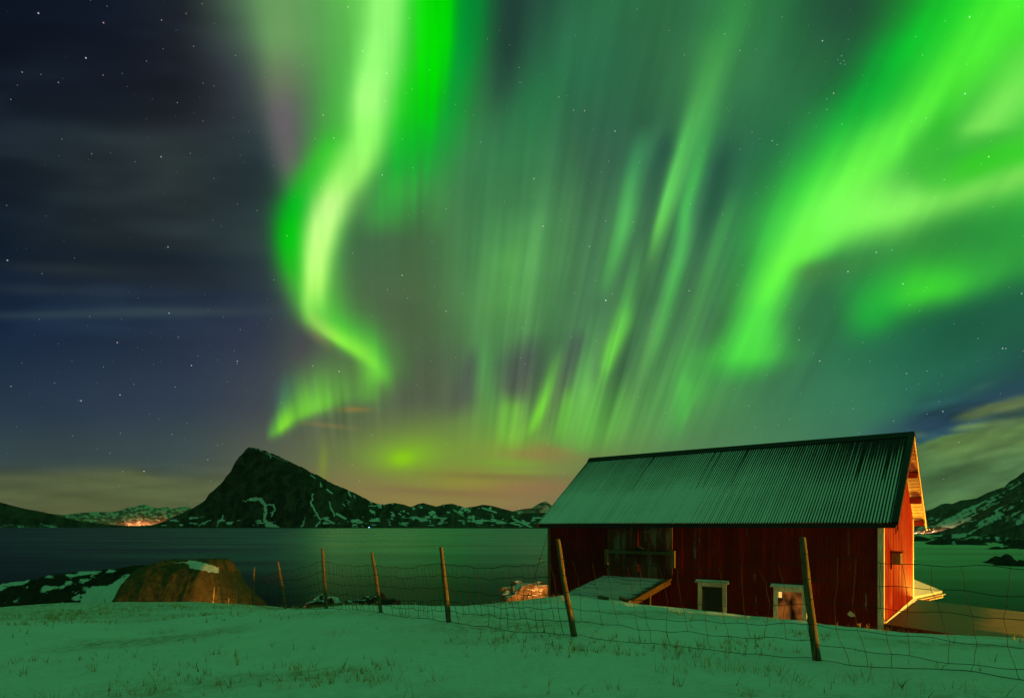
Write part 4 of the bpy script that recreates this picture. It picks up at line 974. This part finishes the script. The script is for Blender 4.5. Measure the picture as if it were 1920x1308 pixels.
# ---------------------------------------------------------------- ramp to the loft doors
def build_ramp():
    rng = random.Random(11)
    r = thing('ramp', barn_world(-7, 0, 0), 'snowy plank ramp rising from the snow to the loft doors of the red barn', 'ramp', rotz=BROT)
    z0, z1, y1, x0, x1 = 1.30, .80, -2.85, -1.22, 1.20
    bm = bmesh.new(); n = 19; vals = []
    for i in range(n):
        a, c = i/n, (i+1)/n; ya, yc = y1*a - .17 - .011, y1*c - .17 + .013; za = z0 + (z1-z0)*(a+c)/2 + rng.uniform(-.004, .006)
        box(bm, x0 + rng.uniform(-.02, .02), x1 - .02 + rng.uniform(-.015, .015), yc, ya, za - .03, za); vals += [rng.random()] * 8
    s = N('snowed_planks'); c = s.coord('Object', (.9, 6, 3)); n1 = s.noise(c, 1., 5, .6); n2 = s.noise(s.coord('Object', (4, 9, 4)), 2., 5, .7)
    ob = s.n('ShaderNodeTexCoord').outputs['Object']; sep = s.n('ShaderNodeSeparateXYZ'); s.put(sep.inputs[0], ob)
    edge = s.ramp(s.math('ADD', sep.outputs[0], s.math('MULTIPLY', sep.outputs[1], .0)), .75, 1.2)
    k = s.ramp(s.math('SUBTRACT', s.math('ADD', s.math('MULTIPLY', n1, .6), s.math('MULTIPLY', n2, .4)), s.math('MULTIPLY', edge, .22)), .34, .50)
    ms = s.bsdf(s.mix(k, (.12, .085, .05), (.60, .64, .66)), .85, s.bump(n2, .4, .01), .2)
    o = bm_obj('deck', bm, ms, r); board_attr(o.data, vals)
    for xx in (x0 + .02, x1 - .07):
        bm = bmesh.new(); prism(bm, [(-.16, z0-.17), (-.16, z0-.034), (y1-.17, z1-.034), (y1-.17, z1-.17)], xx, xx + .07, lambda p, t: Vector((t, p[0], p[1]))); bm_obj('side_beam', bm, M_TIMBER, r)
    bm = bmesh.new(); prism(bm, [(-.17, z0-.06), (-.17, z0+.025), (y1-.17, z1+.025), (y1-.17, z1-.06)], x1+.003, x1+.03, lambda p, t: Vector((t, p[0], p[1]))); bm_obj('edge_board', bm, M_TIMBER, r)
    for yy in (-1.5, -2.6):
        for xx in (x0+.1, x1-.14):
            bm = bmesh.new(); box(bm, xx, xx+.1, yy-.05, yy+.05, -.6, z0+(z1-z0)*(-yy-.17)/-y1-.175); bm_obj('post', bm, M_TIMBER, r)
build_ramp()
for px, py, dep, ln, rz, lab in ((1131, 1122, 17.3, .16, .3, 'small broken plank end sticking out of the snow at the middle of the ramp foot'), (1172, 1129, 16.9, .22, -.4, 'short orange-lit plank stub lying in the snow at the right corner of the ramp foot')):
    bm = bmesh.new(); box(bm, -ln, ln, -.05, .05, -.03, .05)
    bmesh.ops.bevel(bm, geom=bm.edges[:], offset=.012, segments=1)
    X0 = (px-960)/1140*dep; o = bm_obj('plank', bm, M_WOOD); o.location = (X0, dep, gz(X0, dep) + .05); o.rotation_euler = (.1, .15, BROT + rz)
    props(o, lab, 'plank', 'planks at the ramp foot')

# ---------------------------------------------------------------- low shed against the gable
def build_shed():
    o = barn_world(.04, 0, 0)
    t = thing('shed', o, 'low flat-roofed red shed under thin frost built against the barn gable', 'shed', rotz=BROT)
    s = N('frost_and_shade_roofing'); c = s.coord('Object', (.9, 1.6, 1)); n1 = s.noise(c, 1.2, 6, .6, .4); n2 = s.noise(s.coord('Object', (3, 14, 1)), 1.5, 5, .7)
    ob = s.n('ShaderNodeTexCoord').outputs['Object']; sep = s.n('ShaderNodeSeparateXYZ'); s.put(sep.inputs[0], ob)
    far = s.math('SUBTRACT', s.ramp(sep.outputs[0], .7, 2.6), s.math('MULTIPLY', s.ramp(sep.outputs[1], 1.7, .5), .9))  # barn shade along the gable, put into the colour with the frost
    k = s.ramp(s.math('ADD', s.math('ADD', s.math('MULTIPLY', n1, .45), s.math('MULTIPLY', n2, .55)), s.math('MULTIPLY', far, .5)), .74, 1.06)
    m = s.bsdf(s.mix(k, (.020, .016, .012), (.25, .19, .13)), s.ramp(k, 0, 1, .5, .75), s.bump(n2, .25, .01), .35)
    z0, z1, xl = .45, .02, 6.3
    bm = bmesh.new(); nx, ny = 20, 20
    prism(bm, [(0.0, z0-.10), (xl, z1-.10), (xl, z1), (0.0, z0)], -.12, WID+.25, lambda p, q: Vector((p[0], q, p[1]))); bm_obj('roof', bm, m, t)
    bm = bmesh.new(); box(bm, .02, xl-.15, .0, WID+.1, -3.2, -.10); 
    for v in bm.verts:
        if v.co.z > -1: v.co.z = z0 + (z1-z0)*v.co.x/xl - .102
    bm_obj('wall', bm, M_DARKRED, t)
    bm = bmesh.new(); prism(bm, [(0.0, z0-.2), (xl, z1-.2), (xl, z1+.012), (0.0, z0+.012)], -.148, -.122, lambda p, q: Vector((p[0], q, p[1]))); bm_obj('fascia', bm, M_DARKRED, t)
    # snow left lying in the angle between roof and gable
    ys = np.linspace(.1, WID+.1, 60); pr = np.linspace(0, 1, 7); Yg, Q = np.meshgrid(ys, pr)
    wd = -.0 + .02 + .08 * np.clip((Yg-.6)/6, 0, 1)**1.3 + .05 * (fbm(Yg*1.7, Yg*0, 3, 7) - .5) * np.clip(Yg/3, .1, 1); hh = wd * .8
    Xg = Q * wd + .001; Zg = z0 - .068*Xg + .004 + hh * (1-Q)**1.8
    me = grid_mesh('snow_fillet', np.stack([Xg, Yg, Zg], -1).reshape(-1, 3), len(ys), len(pr)); me.flip_normals(); link('snow_fillet', me, M_SNOWP, t)
build_shed()

# ---------------------------------------------------------------- low white house beyond the gable
def build_house():
    t = thing('house', (19.1, 27.0, EYE - 5.6), 'low white house with a snowy roof and gutter peeking out behind the barn gable', 'house', rotz=math.atan2(.64, .77))
    ze = 2.62; pit = .40; sp = 3.0; xl = -4.4
    bm = bmesh.new()
    prism(bm, [(0, ze), (sp, ze+pit*sp), (2*sp, ze), (2*sp, ze+.09), (sp, ze+pit*sp+.10), (0, ze+.09)], xl, 0, lambda p, q: Vector((q, p[0], p[1]))); bm_obj('roof', bm, M_SNOWP, t)
    bm = bmesh.new()
    prism(bm, [(.42, -.6), (2*sp-.42, -.6), (2*sp-.42, ze+pit*.42-.02), (sp, ze+pit*sp-.02), (.42, ze+pit*.42-.02)], xl+.3, -.45, lambda p, q: Vector((q, p[0], p[1]))); bm_obj('wall', bm, M_WHITE, t)
    bm = bmesh.new(); box(bm, xl, 0, .01, .045, ze-.17, ze-.004); bm_obj('fascia', bm, M_DARKRED, t)
    for side in (0, 1):
        bm = bmesh.new(); Y = (lambda q: 2*sp-q) if side else (lambda q: q)
        prism(bm, [(Y(0), ze-.13), (Y(sp), ze+pit*sp-.13), (Y(sp), ze+pit*sp-.003), (Y(0), ze-.003)], .002, .03, lambda p, q: Vector((q, p[0], p[1]))); bm_obj('bargeboard', bm, M_WHITE, t)
    bm = bmesh.new()
    for i in range(7):
        a0, a1 = math.pi + math.pi*i/7, math.pi + math.pi*(i+1)/7
        pts = [(math.cos(a)*r - .065, ze - .03 + math.sin(a)*r) for a, r in ((a0, .06), (a1, .06), (a1, .052), (a0, .052))]
        prism(bm, pts, xl, .06, lambda p, q: Vector((q, p[0], p[1])))
    bm_obj('gutter', bm, M_WHITE, t)
    bm = bmesh.new(); tube(bm, [(-.10, -.06, ze-.09), (-.12, -.05, ze-.17), (-.50, .30, ze-.28), (-.56, .355, ze-.38), (-.56, .355, -.4)], .04, 10); bm_obj('downpipe', bm, M_WHITE, t)
    bm = bmesh.new(); box(bm, -2.6, -1.6, .39, .418, .7, 1.8); w = bm_obj('window', bm, M_WHITE, t)
    bm = bmesh.new(); box(bm, -2.5, -1.7, .378, .388, .8, 1.7); bm_obj('pane', bm, M_PANE, w)
build_house()

# ---------------------------------------------------------------- lamps
def glow_mat(name, col, e): return N(name).emit(col, e)
def yard_lamp(name, x, y, zg, head, label, watt, cat='street lamp', rad=.09, col=SODIUM, hood=True):
    t = thing(name, (x, y, zg), label, cat)
    h = head - zg
    bm = bmesh.new(); tube(bm, [(0, 0, -.4), (0, 0, h*.5), (0, 0, h + .10)], [.05, .042, .035], 10); bm_obj('pole', bm, M_IRON, t)
    if hood:
        bm = bmesh.new(); bmesh.ops.create_cone(bm, cap_ends=True, segments=20, radius1=.20, radius2=.05, depth=.12, matrix=Matrix.Translation((0, 0, h + .16))); bm_obj('hood', bm, M_IRON, t)
    bm = bmesh.new(); bmesh.ops.create_uvsphere(bm, u_segments=16, v_segments=10, radius=rad, matrix=Matrix.Translation((0, 0, h + .10 + (0 if hood else rad*.9) - (rad if hood else 0))))
    bm_obj('bulb', bm, glow_mat('lamp_bulb', col, watt / (math.pi * 4 * math.pi * rad * rad)), t, True)
    return t
C0 = barn_world(0, 0, 0)
yx, yy = C0.x + 19*.777 - .22*.63, C0.y - 19*.6297 - .22*.777
yard_lamp('street_lamp', yx, yy, gz(yx, yy), EYE - 2.22, 'hooded sodium lamp on a low post down the slope to the right of the barn', YARD_LAMP_W, rad=.12)
l2 = barn_world(1.0, 7.40, 0)
yard_lamp('yard_lamp', l2.x, l2.y, EYE - 5.0, l2.z + .09, 'globe lamp on a short post between the barn corner and the white house', HOUSE_LAMP_W, 'yard lamp', .07, (1, .46, .03), False)
lx_ = barn_world(-LEN - .55, 1.5, 0)
yard_lamp('yard_lamp', lx_.x, lx_.y, gz(lx_.x, lx_.y), EYE - 3.0, 'unseen globe lamp added at the seaward end wall of the barn to light the boulder', END_FILL_W, 'yard lamp', .06, (1, .36, .06), False)  # hidden behind the barn, added so the boulder catches warm light
yard_lamp('yard_lamp', -12.3, 28.0, gz(-12.3, 28.0), EYE - 4.35, 'unseen globe lamp added down at the shore to light the brown mound', SHORE_FILL_W, 'yard lamp', .06, (1, .46, .07), False)  # hidden below the crest, added as the mound's own light

# distant lights across the water
def far_lamp(px, py, dep, r, col, e, label, group=None, cat='lamp'):
    p = P(px, py, dep); t = thing('distant_lamp', (p.x, p.y, p.z), label, cat, group)
    bm = bmesh.new(); bmesh.ops.create_icosphere(bm, subdivisions=2, radius=r); o = bm_obj('lamp_globe', bm, glow_mat('far_light', col, e), t, True)
    o.data.materials[0].cycles.emission_sampling = 'NONE'
    bm = bmesh.new(); tube(bm, [(0, 0, -max(4.0, r*3)), (0, 0, -r*.9)], r*.14, 6); bm_obj('pole', bm, M_IRON, t)
    return t
for i, px in enumerate((237, 240.5, 244, 246.5, 249.5, 253, 256.5)):
    far_lamp(px, 983.4 + .3*math.sin(i*2.1), 6500, 3.0, (1, .42, .08), 1.9 + .7*math.sin(i*3.7), 'orange town lamp in the row on the far shore left of the steep mountain', 'orange lamps of the far town')
far_lamp(80, 982.3, 3200, 3.6, (1, .86, .62), 14, 'single white lamp on the shore below the low dark hill at far left')
far_lamp(692, 988.2, 2270, 1.6, (.25, .55, 1), 5, 'small blue-white lamp at the waterline under the right slope of the steep mountain')
far_lamp(151, 985.5, 3200, 1.2, (1, .2, .05), 2, 'tiny red lamp at the waterline right of the white shore lamp')
for px, py, r, e in ((1733, 996, .6, 2.4), (1738, 993, .8, 3.2), (1743, 992, .6, 2.4), (1750, 991, .4, 1.8), (1731, 1000, .45, 1.8)):
    far_lamp(px, py, 640, r, (1, .40, .07), e, 'warm village lamp in the cluster on the shore beside the far eave of the barn', 'warm lamps of the village across the bay')
gl = bpy.data.lights.new('town_glow', 'SPOT'); gl.spot_size = math.radians(150); gl.spot_blend = .8; gl.energy = 1.5e7; gl.color = (1, .33, .12); gl.shadow_soft_size = 40
go = bpy.data.objects.new('town_glow', gl); COL.objects.link(go); pg = P(246, 980, 7100); go.location = (pg.x, pg.y, 140); go.rotation_euler = (math.radians(96), 0, 0)

gl = bpy.data.lights.new('town_glow', 'SPOT'); gl.spot_size = math.radians(150); gl.spot_blend = .8; gl.energy = 2.2e7; gl.color = (1, .42, .30); gl.shadow_soft_size = 40
go = bpy.data.objects.new('town_glow', gl); COL.objects.link(go); pg = P(1075, 985, 8900); go.location = (pg.x, pg.y, 120); go.rotation_euler = (math.radians(96), 0, 0)

gl = bpy.data.lights.new('village_glow', 'SPOT'); gl.spot_size = math.radians(150); gl.spot_blend = .8; gl.energy = 5.0e5; gl.color = (1, .50, .26); gl.shadow_soft_size = 10
go = bpy.data.objects.new('village_glow', gl); COL.objects.link(go); pg = P(1752, 984, 700); go.location = pg; go.rotation_euler = (math.radians(96), 0, 0)

# ---------------------------------------------------------------- stock fence
POSTS = [  # top px, top py, base px, base py, distance, radius
 (1505,1008,1533,1240,6.9,.043),(1046,1011,1077,1188,8.7,.040),(827,1026,842,1166,11.,.040),(697,1036,714,1148,13.9,.038),(604,1028,612,1141,15.4,.040),(521,1053,535,1143,17.,.036),
 (477,1064,475,1150,20.,.030),(447,1084,449,1152,24.,.030),(402,1100,397,1150,28.,.032),(429,1120,428,1150,30.,.032),(362,1117,360,1150,30.,.032)]
def post_wood():
    s = N('post_timber'); c = s.coord('Object', (30, 30, 2.2)); n = s.noise(c, 1., 6, .65); n2 = s.noise(s.coord('Object', (4, 4, 4)), 1.3, 4, .6)
    col = s.mix(s.ramp(n, .3, .7), (.09, .06, .026), (.24, .165, .08))
    col = s.mix(s.math('MULTIPLY', s.ramp(n2, .5, .7), .6), col, (.10, .085, .05))
    return s.bsdf(col, .8, s.bump(n, .6, .01), .2)
def build_fence():
    rng = random.Random(21); nrg = np.random.default_rng(4)
    f = thing('wire_fence', (POSTS[1][0]*0 + .89, 8.7, gz(.89, 8.7)), 'sagging stock fence of wire netting on leaning wooden posts across the snow', 'fence')
    mw = post_wood(); base = f.location.copy(); ends = []
    def add_post(b, t, r):
        ends.append((b, t)); bm = bmesh.new(); pts = []; rad = []
        side = (t - b).cross(Vector((0, 1, 0))).normalized()
        bow = rng.uniform(-.025, .025)
        for i in range(9):
            q = i/8; pts.append(b.lerp(t, q*1.06 - .06) + side * bow * math.sin(q*math.pi) + Vector((rng.uniform(-.004, .004),)*3) - base); rad.append(r * (1.12 - .28*q) * rng.uniform(.96, 1.04))
        rad[-1] *= .96; pts.append(pts[-1] + (t-b).normalized()*.012); rad.append(rad[-1]*.75)
        tube(bm, pts, rad, 12); bm_obj('post', bm, mw, f, False)
    # the post that carries the net out of the picture on the right
    X0, Y0 = 6.35, 4.75; g0 = gz(X0, Y0); add_post(Vector((X0, Y0, g0)), Vector((X0-.05, Y0, g0 + 1.38)), .045)
    for (tx, ty, bx, by, dep, r) in POSTS:
        b = P(bx, by, dep); t = P(tx, ty, dep); zz = gz(b.x, b.y)
        b = t + (b - t) * ((t.z - zz + .02) / (t.z - b.z)); add_post(b, t, r)
    order = ends[:9]
    for i, ((b0, t0), (b1, t1)) in enumerate(zip(order, order[1:])):
        if i > 6: break
        L = (b1 - b0).length; nst = max(8, int(L / (.23 if i < 2 else .17)))
        hs = [.03, .17, .31, .47, .64, .80]; nh = len(hs); m = nst * 3
        bm = bmesh.new(); rad = .0032 if i < 2 else .0044
        sag = [(-.02 - .05*rng.random()) * (1 + .8*h) for h in hs]
        if i == 0: hs = [.02, .15, .31, .50, .68, .87]
        hgt = [rng.uniform(-.012, .012) for _ in hs]
        ph = [rng.uniform(0, 6) for _ in range(4)]
        out = (b1 - b0).cross(Vector((0, 0, 1))).normalized() * (-.05)
        def pt(u, k):
            a = b0.lerp(t0, hs[k]); c = b1.lerp(t1, hs[k]); p = a.lerp(c, u)
            p.z += sag[k] * 4*u*(1-u) + hgt[k] + .016*math.sin(ph[k % 4] + u*17 + k) * math.sin(u*math.pi) + .01*math.sin(u*41 + k*2)
            p += out * (1 + .8*math.sin(u*9 + k*.8 + ph[0]) * math.sin(u*math.pi))
            g = gz(p.x, p.y)
            if p.z < g + .004: p.z = g + .004
            return p - base
        for k in range(nh): tube(bm, [pt(j/m, k) for j in range(m+1)], rad, 4, False)
        jit = nrg.normal(0, .12, nst + 1)
        for j in range(nst + 1):
            u = min(max((j + jit[j]) / nst, 0), 1); drift = rng.uniform(-.02, .02)
            pp = []
            for k in range(nh):
                pp.append(pt(min(max(u + drift*math.sin(k*1.3 + j*.6 + ph[1]) , 0), 1), k))
            fine = []
            for a, c in zip(pp, pp[1:]):
                fine += [a, a.lerp(c, .5) + (b1-b0).normalized() * rng.uniform(-.012, .012)]
            fine.append(pp[-1])
            if rng.random() < .5 and i < 4: fine = fine[2:]
            tube(bm, fine, rad*.85, 4, False)
        bm_obj('wire_net', bm, M_IRON, f)
build_fence()

# guy wire from the barn corner down to the boulder
bm = bmesh.new(); a = P(1027, 1000, 22.3); c = P(985, 1128, 22.6); pts = []
for i in range(13):
    q = i/12; p = a.lerp(c, q); p.z -= .10 * 4*q*(1-q); pts.append(p)
tube(bm, pts, .011, 6)
k = pts[4]; bmesh.ops.create_icosphere(bm, subdivisions=2, radius=.045, matrix=Matrix.Translation(k))
props(bm_obj('guy_wire', bm, M_CABLE), 'black guy wire running from the left barn corner down past the orange-lit boulder', 'cable')
